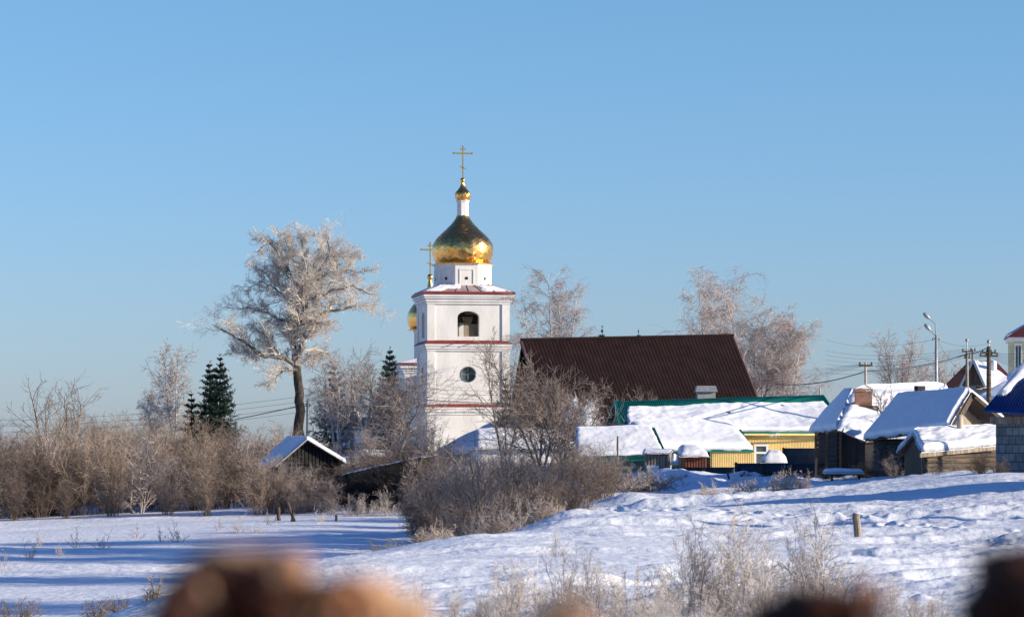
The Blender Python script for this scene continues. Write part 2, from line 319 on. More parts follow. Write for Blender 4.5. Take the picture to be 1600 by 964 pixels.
def build_ground():
    pxs = np.concatenate([np.linspace(-F * 6, -1500, 30), np.linspace(-1400, -60, 50), np.linspace(-40, 1640, 800), np.linspace(1660, 3000, 50), np.linspace(3100, F * 6, 30)])
    ang = np.arctan(pxs / F - 800 / F)
    ang = np.concatenate([np.linspace(-math.pi, ang[0] - .05, 10), ang, np.linspace(ang[-1] + .05, math.pi, 10)])
    ds = np.concatenate([np.geomspace(.3, 26, 45), np.geomspace(26.3, 165, 620), np.geomspace(168, 9000, 70)])
    A, D = np.meshgrid(ang, ds)
    # inside the field of view the rows are lines of equal depth, elsewhere circles
    X = D * np.sin(A); Y = D * np.cos(A)
    Z = base_z(X, Y) + relief(X, Y) * np.clip((400 - D) / 200, 0, 1)
    # snow heaps and banks that stand up from the slope
    for (px, d, rx, ry, h) in MOUNDS:
        x0 = (px - 800) * d / F; q = ((X - x0) / rx) ** 2 + ((Y - d) / ry) ** 2
        Z = Z + h * np.exp(-q * 1.5)
    r_ = np.random.default_rng(9)                # a line of old footprints up the slope
    for k in range(46):
        f_ = k / 45; x0 = 13.5 - 9.5 * f_ + 1.2 * math.sin(f_ * 5) + (.14 if k % 2 else -.14); y0 = 52 + 44 * f_ + r_.normal(0, .12)
        near = (np.abs(X - x0) < .6) & (np.abs(Y - y0) < .8); q = ((X[near] - x0) / .16) ** 2 + ((Y[near] - y0) / .26) ** 2
        Z[near] += -.13 * np.exp(-q * 1.4) + .035 * np.exp(-(np.sqrt(q) - 1.7) ** 2 * 3)
    n, m = A.shape; idx = np.arange(n * m).reshape(n, m)
    Q = np.stack([idx[:-1, :-1], idx[:-1, 1:], idx[1:, 1:], idx[1:, :-1]], -1).reshape(-1, 4)[:, ::-1]
    V = np.stack([X, Y, Z], -1).reshape(-1, 3)
    V = np.concatenate([V, [[0, 0, float(Z[0].mean())]]]); c = len(V) - 1
    T = np.array([(idx[0, i], idx[0, i + 1], c) for i in range(m - 1)])
    o = mesh_np('snowy_ground', V, [Q, T], 'snow', smooth=True); o['kind'] = 'structure'
MOUNDS = [(985, 122, 1.3, 2.0, .38), (1120, 128, 3.2, 3, .25), (1060, 142, 2.0, 3, .55), (1300, 118, 1.6, 2, .35), (1235, 132, 1.2, 2, .3), (1180, 120, 1.5, 2, .18), (1440, 42, .25, .5, .12), (1035, 42, .35, .6, .16), (1430, 96, 3, 4, .14)]
build_ground()

# ------------------------------------------------------------ bell tower
TW = .054
def Z(y): return (690 - y) * TW
def build_tower():
    o = P(723, 690, 248); fr = Fr(o, 9.1); t = thing('bell_tower', 'white bell tower with red metal bands and a large golden onion dome', 'bell tower', (o[0], o[1], -1.0))
    hw = 3.42
    # plinth storey
    m = MB(); m.box(fr, -hw - .1, hw + .1, -hw - .1, hw + .1, -2.2, Z(634))
    m.build('lower_storey', 'plaster', t)
    m = MB()
    for (z0, z1, e) in ((Z(648), Z(645), .18), (Z(644), Z(640), .26), (Z(639.5), Z(636), .30)):
        m.box(fr, -hw - e, hw + e, -hw - e, hw + e, z0, z1)
    m.build('cornice', 'plaster', t)
    m = MB(); m.frus(fr, hw + .35, hw + .35, Z(635.8), hw + .02, hw + .02, Z(631)); m.build('red_band', 'redmetal', t)
    # middle storey with round windows
    z0, z1 = Z(634), Z(539); R = .62
    m = MB(); cz = Z(585); xs = [R * -math.cos(math.pi * i / 24) for i in range(25)]; xs[0] = -R; xs[-1] = R
    top = lambda x: cz + math.sqrt(max(R * R - x * x, 0)); bot = lambda x: cz - math.sqrt(max(R * R - x * x, 0))
    xo = .12
    for k in range(4):
        f = Fr(o, 9.1 + 90 * k)
        m.holed(f, -hw + .004 * k, hw - .004 * k, z0, z1, -hw + .003 * k, -hw + .6, [x + xo * 0 for x in xs], top, bot)
    m.build('middle_wall', 'plaster', t)
    for sx in (-1, 1):
        for sy in (-1, 1):
            for a_, b_ in ((z0 + .02, Z(548.5)), (Z(533) + .02, Z(475.5))):
                m = MB(); m.box(fr, *sorted((sx * (hw + .09), sx * (hw - .56))), *sorted((sy * (hw + .09), sy * (hw - .56))), a_, b_); m.build('corner_pilaster', 'plaster', t)
    for k in range(4):
        f = Fr(o, 9.1 + 90 * k); g = MB()
        c = f(0, -hw + .28, cz); n = 24; V = [c + f.x * R * math.cos(a) + f.z * R * math.sin(a) for a in [2 * math.pi * i / n for i in range(n)]]
        g.prism(V, f.y * .03); wd = g.build('round_window', 'glass', t)
        g = MB(); g.box(f, -.035, .035, -hw + .2, -hw + .27, cz - R, cz + R); g.box(f, -R, R, -hw + .21, -hw + .265, cz - .03, cz + .03)
        ring = [f(0, -hw - .02, cz) + f.x * (R + .03) * math.cos(a) + f.z * (R + .03) * math.sin(a) for a in [2 * math.pi * i / 33 for i in range(33)]]
        g.tube(ring, .03, 5); g.build('window_frame', 'greygreen', wd)
    # middle cornice and band
    m = MB()
    for (a, b, e) in ((Z(548.5), Z(546), .14), (Z(545.5), Z(542), .22), (Z(541.5), Z(537.5), .29)): m.box(fr, -hw - e, hw + e, -hw - e, hw + e, a, b)
    m.build('cornice', 'plaster', t)
    m = MB(); m.frus(fr, hw + .35, hw + .35, Z(537.3), hw + .02, hw + .02, Z(532)); m.build('red_band', 'redmetal', t)
    m = MB()
    for x in (-.95, .45): m.box(fr, x, x + .06, -hw - .8, -hw - .3, Z(536), Z(535)); 
    m.build('rain_spouts', 'redmetal', t)
    # belfry storey with four arched openings
    z0, z1 = Z(533), Z(468); w2 = .93; zb = Z(526); zs = Z(496); xs = [-w2 * math.cos(math.pi * i / 20) for i in range(21)]
    top = lambda x: zs + .52 * math.sqrt(max(1 - (x / w2) ** 2, 0)); bot = lambda x: zb
    m = MB()
    for k in range(4): m.holed(Fr(o, 9.1 + 90 * k), -hw + .004 * k, hw - .004 * k, z0, z1, -hw + .003 * k, -hw + .75, xs, top, bot)
    m.build('belfry_wall', 'plaster', t)
    m = MB(); m.box(fr, -hw + .2, hw - .2, -hw + .2, hw - .2, Z(533), Z(529)); m.box(fr, -hw + .2, hw - .2, -hw + .2, hw - .2, Z(472), Z(469)); m.build('belfry_floor', 'darkwood', t)
    m = MB()
    m.box(fr, -2.6, 2.6, -.12, .12, Z(492.5), Z(489)); m.box(fr, -.12, .12, -2.6, 2.6, Z(488.5), Z(485)); m.build('bell_beam', 'darkwood', t)
    m = MB(); m.box(fr, -.7, 1.3, 1.7, 2.2, Z(529), Z(472)); m.build('inner_wall', 'concrete', t); m = MB(); m.box(fr, -.15, .25, 1.2, 1.5, Z(529), Z(472)); m.build('inner_post', 'white', t)
    m = MB()
    for (a, b, e) in ((Z(475.5), Z(472.5), .14), (Z(472), Z(468), .22), (Z(467.5), Z(465), .34), (Z(464.5), Z(460.5), .42)): m.box(fr, -hw - e, hw + e, -hw - e, hw + e, a, b)
    m.build('cornice', 'plaster', t)
    # hipped roof, red edge, standing seams, snow
    m = MB(); E = hw + .52; m.box(fr, -E, E, -E, E, Z(460.3), Z(456.8)); rf = m.build('tower_roof', 'redmetal', t)
    m = MB(); m.frus(fr, E - .02, E - .02, Z(456.7), 2.2, 2.2, Z(444))
    for k in range(4):
        f = Fr(o, 9.1 + 90 * k)
        for i in range(-3, 4):
            x = i * 1.1; xt = x * .55; m.hexa([f(x - .025, -E + .03, Z(456.7)), f(x + .025, -E + .03, Z(456.7)), f(xt + .02, -2.2, Z(444)), f(xt - .02, -2.2, Z(444)), f(x - .025, -E + .03, Z(455.6)), f(x + .025, -E + .03, Z(455.6)), f(xt + .02, -2.2, Z(443)), f(xt - .02, -2.2, Z(443))])
    m.build('roof_sheet', mat('dull_roof_sheet', (.30, .15, .13), .6, col2=(.42, .34, .32), scale=1.2), rf)
    for (x0, x1, th, s) in ((-E + .1, -2.3, .08, 3), (1.5, E - .2, .08, 5), (-2.6, -.6, .07, 8)):
        q = [fr(x0, -E + .1, Z(456.5)), fr(x1, -E + .1, Z(456.5)), fr(x1 * .62, -2.3 - .4, Z(447)), fr(x0 * .62, -2.3 - .4, Z(447))]
        if s == 8: q = [fr(x0, -3.4, Z(452)), fr(x1, -3.2, Z(452)), fr(x1 * .9, -2.4, Z(446)), fr(x0 * .8, -2.4, Z(446))]
        snow_patch(q, th, s, 20, 8, .3, .5).build('roof_snow', 'roofsnow', rf, True)
    f = Fr(o, 99.1 + 180)
    q = [f(-E + .2, -E + .1, Z(456.5)), f(E - .2, -E + .1, Z(456.5)), f(2.1, -2.3, Z(445)), f(-2.1, -2.3, Z(445))]
    snow_patch(q, .14, 9, 20, 8, .3, .3).build('roof_snow', 'roofsnow', rf, True)
    # octagonal drum
    rd = 2.34 / math.cos(math.pi / 8) * 1.0; m = MB(); c0 = o.copy(); c0[2] = 0
    rot = .5 + 8 * 9.1 / 360
    m.lathe(c0, [(rd + .1, Z(446)), (rd + .1, Z(443)), (rd, Z(443)), (rd, Z(413)), (rd + .08, Z(412.5)), (rd + .12, Z(410.5))], 8, rot)
    dr = m.build('drum', 'plaster', t)
    for k in range(8):
        f = Fr(o, 9.1 + 45 * k); a = rd * math.cos(math.pi / 8); g = MB()
        g.box(f, -.62, -.55, -a - .05, -a + .02, Z(442), Z(421)); g.box(f, .55, .62, -a - .05, -a + .02, Z(442), Z(421)); g.box(f, -.62, .62, -a - .051, -a + .02, Z(421), Z(419.5))
        g.build('panel_frame', 'plaster', dr)
        g = MB(); c = f(0, -a - .03, Z(434)); g.prism([c + f.x * .13 * math.cos(q) + f.z * .13 * math.sin(q) for q in [2 * math.pi * i / 14 for i in range(14)]], f.y * .04); g.build('vent_hole', 'black', dr)
    # onion dome, diamond shaped sheets
    def onion(c, prof, n, name, parent, mtl='gold', jit=.024, seed=1, rows=15):
        r_ = np.random.default_rng(seed); pr = np.array(prof, float); s = np.concatenate([[0], np.cumsum(np.hypot(*np.diff(pr, axis=0).T))])
        q = np.linspace(0, s[-1], rows * 2 + 1); rr = np.interp(q, s, pr[:, 0]); zz = np.interp(q, s, pr[:, 1]); b = MB()
        pt = lambda i, j: (c + np.array((rr[j] * math.cos(2 * math.pi * i / n), rr[j] * math.sin(2 * math.pi * i / n), zz[j])))
        V = []; Fa = []
        for j in range(-1, len(q) - 1):
            off = .5 * (j % 2)
            for i in range(n):
                pts = [pt(i + off + .0, max(j, 0)), pt(i + off + .5, min(j + 1, len(q) - 1)), pt(i + off, min(j + 2, len(q) - 1)), pt(i + off - .5, min(j + 1, len(q) - 1))]
                nn = nrm(np.cross(pts[1] - pts[3], pts[2] - pts[0])); e = r_.normal(0, jit * np.linalg.norm(pts[1] - pts[3]), 4)
                V += [p + nn * x for p, x in zip(pts, e)]
                Fa.append([len(V) - 4, len(V) - 3, len(V) - 2, len(V) - 1])
        b.addnp(np.array(V), np.array(Fa)); return b.build(name, mtl, parent)
    c = c0
    y_r = [(408, 41), (404, 44.5), (398, 47), (391, 48.2), (385, 48.2), (379, 47), (372, 43.5), (366, 38.5), (360, 32), (354, 25.5), (348, 19.5), (342, 14.5), (337, 11), (333, 9.6)]
    yy = np.array([a for a, b in y_r], float); rr = np.array([b for a, b in y_r], float)
    q = np.linspace(408, 333, 40); prof = [(np.interp(-k, -yy, rr) * TW, Z(k)) for k in q]
    dm = onion(c, prof, 26, 'onion_dome', t, seed=2)
    m = MB(); m.lathe(c, [(rr[0] * TW - .25, Z(409)), (rr[0] * TW - .3, Z(380)), (8 * TW, Z(345))], 16); m.build('dome_core', 'goldtrim', dm)
    m = MB(); m.lathe(c, [(rd - .1, Z(412)), (51.5 * TW, Z(411)), (51.5 * TW, Z(410.2)), (44 * TW, Z(407.8)), (40 * TW, Z(406))], 8, rot); m.build('dome_skirt', 'goldtrim', t)
    # neck, small onion, ball, cross
    m = MB(); rn = 9.3 * TW; m.lathe(c, [(rn + .04, Z(334)), (rn + .04, Z(332)), (rn, Z(332)), (rn, Z(312)), (rn + .06, Z(311.5)), (rn + .1, Z(309))], 8, rot); m.build('neck', 'plaster', t)
    pr = [(308.5, 9.5), (306, 11.5), (302, 13), (299, 13), (296, 11.5), (292, 7.5), (288, 4.5), (284, 3.1), (281, 2.7)]
    q = np.linspace(308.5, 281, 20); prof = [(np.interp(-k, [-a for a, b in pr], [b for a, b in pr]) * TW, Z(k)) for k in q]
    so_ = onion(c, prof, 14, 'small_onion', t, seed=4, rows=6)
    m = MB(); m.lathe(c, [(10 * TW, Z(309.5)), (10.8 * TW, Z(309.2)), (9 * TW, Z(307.5)), (2.4 * TW, Z(285)), (2.2 * TW, Z(275))], 12); m.build('onion_core', 'goldtrim', so_)
    m = MB(); m.lathe(c, [(4.1 * TW * math.cos(a), Z(277) + 4.1 * TW * math.sin(a)) for a in np.linspace(-1.5, 1.5, 12)], 18); m.build('ball', 'goldtrim', t, True)
    cross(t, fr, Z(274), Z(224), .054, 1.0)
def cross(t, fr, z0, z1, k, s, sh=(0, 0)):
    H = z1 - z0; m = MB(); w = .055 * s; a, b = sh
    m.box(fr, a - w, a + w, b - w, b + w, z0, z1)
    m.box(fr, a - .80 * s, a + .80 * s, b - w * .8, b + w * .8, z0 + H * .765, z0 + H * .765 + .13 * s)
    m.box(fr, a - .24 * s, a + .24 * s, b - w * .8, b + w * .8, z0 + H * .9, z0 + H * .9 + .12 * s)
    h = z0 + H * .32; e = .11 * s
    m.hexa([fr(a - .27 * s, b - w, h + e), fr(a + .27 * s, b - w, h - e), fr(a + .27 * s, b + w, h - e), fr(a - .27 * s, b + w, h + e), fr(a - .27 * s, b - w, h + e + .1 * s), fr(a + .27 * s, b - w, h - e + .1 * s), fr(a + .27 * s, b + w, h - e + .1 * s), fr(a - .27 * s, b + w, h + e + .1 * s)])
    for (x, z) in ((-.8, .765), (.8, .765), (0, 1.0)):
        q = fr(a + x * s, b, z0 + H * z + (.065 * s if x else 0)); m.lathe(q, [(.02, -.09 * s), (.09 * s, 0), (.02, .09 * s)], 8)
    m.build('cross', 'goldtrim', t)
build_tower()
def bell(x, y, zt, r, label):
    c = Fr(P(723, 690, 248), 9.1)(x, y, 0); t = thing('church_bell', label, 'bell', (c[0], c[1], zt), 'bells in the tower'); m = MB()
    m.lathe((c[0], c[1], zt), [(.04, 0), (r * .5, -.04), (r * .6, -.25 * r), (r * .66, -r), (r * .85, -1.45 * r), (r * 1.05, -1.6 * r), (r * .9, -1.58 * r)], 20); m.build('bell_body', 'bell', t, True)
    m = MB(); m.tube([(c[0], c[1], zt - .3), (c[0], c[1], zt - 1.75 * r)], .035, 6); m.build('clapper', 'bell', t)
bell(-.55, -1.6, Z(489), .5, 'dark bronze bell hanging at the left of the front arch')
bell(1.0, -.6, Z(492), .42, 'smaller dark bell deeper inside the front arch at its right')

def build_church():
    o = P(676, 690, 270); fr = Fr(o, 9.1); s = 270 / F; z = lambda y: (690 - y) * s
    t = thing('church', 'white church behind the bell tower with a golden onion dome', 'church', (o[0], o[1], -1))
    m = MB(); m.box(fr, -3.0, 4.5, -3, 9, -1.5, z(578)); m.build('wall', 'plaster', t)
    m = MB()
    for (a, b, e) in ((z(584), z(581), .12), (z(580.5), z(577), .22), (z(576.5), z(571.5), .42)): m.box(fr, -3 - e, 4.5 + e, -3 - e, 9 + e, a, b)
    m.build('cornice', 'plaster', t)
    m = MB(); m.box(fr, -3.6, 5.1, -3.6, 9.6, z(571.3), z(568.5)); rf = m.build('roof', 'redmetal', t)
    m = MB(); m.hexa([fr(-3.58, -3.58, z(568.4)), fr(5.08, -3.58, z(568.4)), fr(5.08, 9.58, z(568.4)), fr(-3.58, 9.58, z(568.4)), fr(-1.5, -1.5, z(560)), fr(2.8, -1.5, z(560)), fr(2.8, 7.5, z(560)), fr(-1.5, 7.5, z(560))]); m.build('roof_snow', 'roofsnow', rf)
    # porch wing between nave and tower with snowy roof falling to the left
    m = MB(); m.box(fr, -2.7, 4, -12, -3.2, -1.5, z(626)); m.build('side_wing', 'plaster', t)
    snow_patch([fr(-3.1, -3.3, z(627)), fr(-3.1, -12.2, z(627)), fr(1.2, -12.2, z(575)), fr(1.2, -3.3, z(575))], .25, 31, 20, 16, .3, .2).build('wing_roof_snow', 'roofsnow', t, True)
    m = MB(); m.hexa([fr(-3.0, -12, z(628)), fr(4, -12, z(628)), fr(4, -3.3, z(628)), fr(-3.0, -3.3, z(628)), fr(1.1, -12, z(577)), fr(1.3, -12, z(577)), fr(1.3, -3.3, z(577)), fr(1.1, -3.3, z(577))]); m.build('wing_roof', 'redmetal', t)
    dc = fr(0, 0, 0); dc[0] = P(672, 0, 270)[0]; dc[2] = 0
    rd = 26 * s; m = MB(); m.lathe(dc, [(rd, z(566)), (rd, z(519)), (rd + .1, z(518)), (rd + .14, z(516))], 8, .7); m.build('drum', 'plaster', t)
    m = MB(); m.lathe(dc, [(rd, z(517)), (38 * s, z(516.5)), (38 * s, z(516)), (31 * s, z(514))], 8, .7); m.build('dome_skirt', 'goldtrim', t)
    y_r = [(515, 30), (511, 33.5), (504, 35.5), (497, 36), (490, 35), (484, 32), (478, 28), (472, 22), (466, 15), (460, 9), (455, 6), (450, 5), (447, 4.5), (438, 2.5)]
    m = MB(); yy = [-a for a, b in y_r]; rr = [b for a, b in y_r]
    m.lathe(dc, [(np.interp(-k, yy, rr) * s, z(k)) for k in np.linspace(515, 438, 34)], 26); m.build('onion_dome', 'gold', t)
    m = MB(); m.lathe(dc, [(4.8 * s * math.cos(a), z(433) + 4.8 * s * math.sin(a)) for a in np.linspace(-1.5, 1.5, 10)], 16); m.build('ball', 'goldtrim', t, True)
    cross(t, Fr(dc, 9.1), z(429), z(380), s, 1.05)
build_church()

# ------------------------------------------------------------ generic parts of houses
def wallbox(m, a, b, z0, z1, th=.15):
    a = np.asarray(a, float)[:2]; b = np.asarray(b, float)[:2]; d = nrm(b - a); n = np.array((-d[1], d[0]))     # outside is on the right hand going a->b, thickness to the left
    v = lambda p, z: np.array((p[0], p[1], z))
    m.hexa([v(a, z0), v(b, z0), v(b + n * th, z0), v(a + n * th, z0), v(a, z1), v(b, z1), v(b + n * th, z1), v(a + n * th, z1)])
def wallquad(a, b, z0, z1):
    v = lambda p, z: np.array((p[0], p[1], z)); return [v(a, z0), v(b, z0), v(b, z1), v(a, z1)]
def zy(y, d): return (HZ - y) * d / F

# big barn with dark corrugated roof
def build_barn():
    L = P(816, 532, 203); R = P(1144, 525, 211); s = 1.0
    dn = (R - L) * np.array((1, 1, 0)); dn = nrm(dn); pf = np.array((dn[1], -dn[0], 0))
    run, drop = 5.6, 7.6
    FL = L + pf * run + np.array((0, 0, -drop)); FR = R + pf * run + np.array((0, 0, -drop))
    BL = L - pf * 3.0 + np.array((0, 0, -drop)); BR = R - pf * 3.0 + np.array((0, 0, -drop))
    t = thing('barn', 'large steep dark brown corrugated metal roof of the barn beside the tower', 'barn', ((L[0] + R[0]) / 2, 208, -1))
    m = MB(); m.slab([FL, FR, R, L], .12); m.ribs([FL, FR, R, L], 62, .42, .028); 
    m.slab([BR, BL, L, R], .12); m.build('roof', 'brownroof', t)
    m = MB(); up = np.array((0, 0, .05)); m.tube([L + up - dn * .1, R + up + dn * .1], .13, 6); m.build('ridge_cap', 'brownroof', t)
    m = MB(); m.slab([FR + dn * .03, FR + dn * .12 , R + dn * .12 + up, R + dn * .03 + up], .25); m.slab([FL - dn * .12, FL - dn * .03, L - dn * .03 + up, L - dn * .12 + up], .25); m.build('verge_trim', mat('verge', (.10, .05, .05), .45), t)
    m = MB(); i = dn * .5; g = -pf * 0
    m.prism([FL + i + pf * -.4 + np.array((0, 0, .2)), BL + i + pf * .4 + np.array((0, 0, .2)), L + i - np.array((0, 0, .4))], dn * .2)
    m.prism([FR - i * 1.4 + pf * -.4 + np.array((0, 0, .2)), BR - i * 1.4 + pf * .4 + np.array((0, 0, .2)), R - i * 1.4 - np.array((0, 0, .4))], dn * .2)
    wallbox(m, FL + i - pf * .4, FR - i - pf * .4, -2, FL[2] + .3); m.build('wall', 'darkwood', t)
build_barn()

# yellow house with the long snowy green roof
def build_yellow_house():
    t = thing('yellow_house', 'long yellow corrugated house with a green ridged roof under thick snow', 'house', (P(1150, 0, 172)[0], 172, -1.6))
    EL, ER, RR, RL = P(972, 672, 168.6), P(1325, 672, 173), P(1287, 617, 177.4), P(962, 627, 173.2)
    BL, BR = P(945, 668, 178), P(1300, 668, 182)
    m = MB(); m.slab([EL, ER, RR, RL], .08); m.ribs([EL, ER, RR, RL], 110, .4, .04)
    m.slab([BR, BL, RL, RR], .08); m.slab([ER, BR, RR + np.array((.02, 0, 0)), RR], .08)
    rf = m.build('roof', 'green', t)
    # snow lies below the bare green strip at the ridge
    a, b, c, d = EL + (ER - EL) * .02, ER, RR + (ER - RR) * .24 - np.array((.3, 0, 0)), RL + (EL - RL) * .27 + (RR - RL) * .045
    snow_patch([a, b, c, d], .15, 2, 140, 50, .22, .45, over=.04).build('roof_snow', 'roofsnow', t, True)
    # lower slope over the lean-to
    X0, X1, X2, X3 = P(1000, 703, 165), P(1178, 703, 167), P(1158, 671, 170.2), P(985, 671, 168.2)
    m = MB(); m.slab([X0, X1, X2, X3], .07); m.ribs([X0, X1, X2, X3], 60, .4, .035); lr = m.build('lean_to_roof', 'green', t)
    snow_patch([X0, X1, X2 + np.array((-.5, .5, .3)), X3 + np.array((0, .5, .25))], .34, 6, 80, 36, .6, .12, over=.03).build('lean_to_snow', 'roofsnow', lr, True)
    # fascia under the eaves
    m = MB(); m.tube([P(1160, 676, 170.0), P(1322, 675.5, 172.9)], .06, 6); m.tube([X0 + np.array((0, -.03, -.08)), X1 + np.array((0, -.03, -.08))], .05, 6); m.build('gutter', 'green', t)
    a, b = P(985, 0, 169.3), P(1300, 0, 173.6); m = MB(); q = wallquad(a, b, -2, zy(676, 171)); wallbox(m, a, b, -2, zy(676, 171)); m.ribs(q, 130, .5, .03); wl = m.build('wall', 'yellow', t)
    m = MB(); m.box(W0, 0, .01, 0, .01, 0, .01) if 0 else None
    q = wallquad(P(1157, 0, 171.2) + np.array((0, -.12, 0)), P(1300, 0, 173.1) + np.array((0, -.12, 0)), zy(680, 171), zy(676.3, 171)); m.slab(q, .08); m.build('eave_board', 'yellow', wl)
    a, b = P(1112, 0, 166.4), P(1179, 0, 167.1); m = MB(); wallbox(m, a, b, -2, zy(704.5, 166.7)); m.ribs(wallquad(a, b, -2, zy(704.5, 166.7)), 24, .5, .03)
    wallbox(m, b, b + np.array((.1, 3.3, 0)), -2, zy(704, 166.7)); m.build('lean_to_wall', 'yellow', t)
    a, b = P(1012, 0, 167), P(1110, 0, 167.6); m = MB(); wallbox(m, a, b, -2, zy(706, 167)); m.build('lean_to_back_wall', 'greygreen', t)
    m = MB(); m.box(Fr(P(1066, 690, 165.6)), -.05, .05, -.05, .05, -2, zy(705, 166)); m.box(Fr(P(1048, 690, 165.5)), -.05, .05, -.05, .05, -2, zy(705, 166)); m.build('porch_post', 'white', t)
    g = MB(); g.prism([EL + np.array((.25, .3, -.1)), BL + np.array((.25, -.2, -.1)), RL + np.array((.25, 0, -.25))], np.array((.2, .05, 0)))
    wallbox(g, BL + np.array((.25, -.2, 0)), EL + np.array((.25, .3, 0)), -2, EL[2] - .08, .15); g.build('gable_wall', 'greygreen', t)
    m = MB(); m.slab([EL + np.array((-.1, -.04, 0)), EL + np.array((.03, -.04, 0)), RL + np.array((.03, 0, .03)), RL + np.array((-.1, 0, .03))], .22); m.slab([BL + np.array((.03, 0, 0)), BL + np.array((-.1, 0, 0)), RL + np.array((-.1, 0, .03)), RL + np.array((.03, 0, .03))], .22); m.build('verge_board', 'green', rf)
    f = Fr(P(1189, 690, 171.55), 6); z0, z1 = zy(725, 171.5), zy(697, 171.5)
    w_ = MB(); w_.box(f, -.36, .36, -.02, .1, z0, z1); wn = w_.build('window', 'glass', t)
    w_ = MB()
    for x in (-.42, .30): w_.box(f, x, x + .12, -.1, .12, z0 - .05, z1 + .05)
    for zz in (z0 - .12, z0 + (z1 - z0) * .58, z1): w_.box(f, -.44, .44, -.11, .11, zz, zz + .12)
    w_.build('window_frame', 'white', wn)
    # icicles at the eave above the wall
    m = MB()
    for i in range(14):
        p = P(1203 + i * 1.15 + rng.normal(0, .3), 676.5, 170.9); m.tube([p, p - np.array((0, 0, rng.uniform(.08, .3)))], [.02, .003], 5)
    m.build('icicles', mat('ice', (.75, .8, .85), .1, spec=.6), t)
    f = Fr(P(1103, 690, 176.5), 3); ch = MB(); ch.box(f, -.54, .54, -.4, .4, zy(632, 176), zy(612, 176)); c1 = ch.build('chimney', mat('block_paint', (.40, .40, .38), .9, col2=(.33, .33, .32)), t)
    ch = MB(); ch.frus(f, .66, .55, zy(612, 176), .58, .25, zy(602.5, 176)); ch.build('chimney_cap', 'galv', c1)
build_yellow_house()

def porch_shed():
    t = thing('red_shed', 'small red brown plank shed with a rounded snow cap in front of the yellow wall', 'shed', P(1086, 735, 162.8)); f = Fr(P(1087, 690, 163), 4)
    m = MB(); m.box(f, -.62, .62, 0, 1.6, -2, zy(712, 163)); m.ribs([f(-.62, 0, -2), f(.62, 0, -2), f(.62, 0, zy(714, 163)), f(-.62, 0, zy(714, 163))], 8, .78, .05); m.build('wall', 'redwood', t)
    snow_patch([f(-.95, -.3, zy(713, 163)), f(.7, -.3, zy(713, 163)), f(.55, 1.5, zy(706, 163)), f(-.85, 1.5, zy(706, 163))], .42, 14, 26, 20, .55, .15).build('roof_snow', 'roofsnow', t, True)
    m = MB(); m.slab([f(-.95, -.3, zy(713.5, 163)), f(.7, -.3, zy(713.5, 163)), f(.7, 1.6, zy(708, 163)), f(-.95, 1.6, zy(708, 163))], .06); m.build('roof', 'redwood', t)
porch_shed()

def left_shed():
    t = thing('green_edged_shed', 'shed whose whole roof is snow with a bare green metal strip down its right edge', 'shed', P(960, 740, 158))
    A, B, Cc, D = P(902, 721, 155.6), P(1045, 716, 156.5), P(1023, 668, 161), P(900, 670.5, 160.2)
    m = MB(); m.slab([A, B, Cc, D], .08); m.ribs([A, B, Cc, D], 60, .4, .04); r = m.build('roof', 'green', t)
    u = (B - A)
    snow_patch([A + (D - A) * .14, B + (Cc - B) * .10 - u * .04, Cc - u * .035, D], .15, 21, 90, 36, .2, .3, over=.02).build('roof_snow', 'roofsnow', t, True)
    m = MB(); wallbox(m, A + np.array((.2, .5, 0)), B + np.array((-.3, .5, 0)), -2.4, B[2] - .03); g = B + np.array((-.3, .5, 0)); wallbox(m, g, Cc + np.array((-.3, 2.2, 0)), -2.4, B[2] - .05)
    m.build('wall', 'greygreen', t)
left_shed()

def outhouse():
    t = thing('outhouse', 'small weathered plank outhouse with a board nailed over its door', 'outhouse', P(1026, 755, 146)); f = Fr(P(1026, 690, 147), -6)
    s = 147 / F; z = lambda y: (690 - y) * s
    m = MB(); m.box(f, -.62, .62, 0, 1.3, -2.7, z(710)); m.ribs([f(-.62, 0, -2.7), f(.62, 0, -2.7), f(.62, 0, z(711)), f(-.62, 0, z(711))], 8, .8, .03); m.build('wall', 'greywood', t)
    m = MB(); m.slab([f(-.72, -.25, z(709)), f(.75, -.25, z(708.5)), f(.75, 1.5, z(704)), f(-.72, 1.5, z(704))], .05); m.ribs([f(-.72, -.25, z(709)), f(.75, -.25, z(708.5)), f(.75, 1.5, z(704)), f(-.72, 1.5, z(704))], 9, .5, .05); m.build('roof', 'concrete', t)
    snow_patch([f(-.7, -.2, z(708)), f(.72, -.2, z(708)), f(.72, 1.5, z(703)), f(-.7, 1.5, z(703))], .07, 4, 20, 10, .1, .5).build('roof_snow', 'roofsnow', t, True)
    m = MB(); m.box(f, -.50, .12, -.07, -.035, z(737), z(727)); m.build('white_board', 'white', t)
    m = MB(); m.box(f, -.56, .56, -.08, -.035, z(713), z(711)); m.box(f, .56, .64, -.1, -.02, -2.6, z(710)); m.build('door_frame', 'greywood', t)
    sw = snow_patch([f(.72, -.2, z(725)), f(1.05, -.2, z(724)), f(1.0, 1.2, z(716)), f(.72, 1.2, z(714))], .2, 5, 12, 10, .2, .2); sw.build('side_snow', 'roofsnow', t, True)
outhouse()

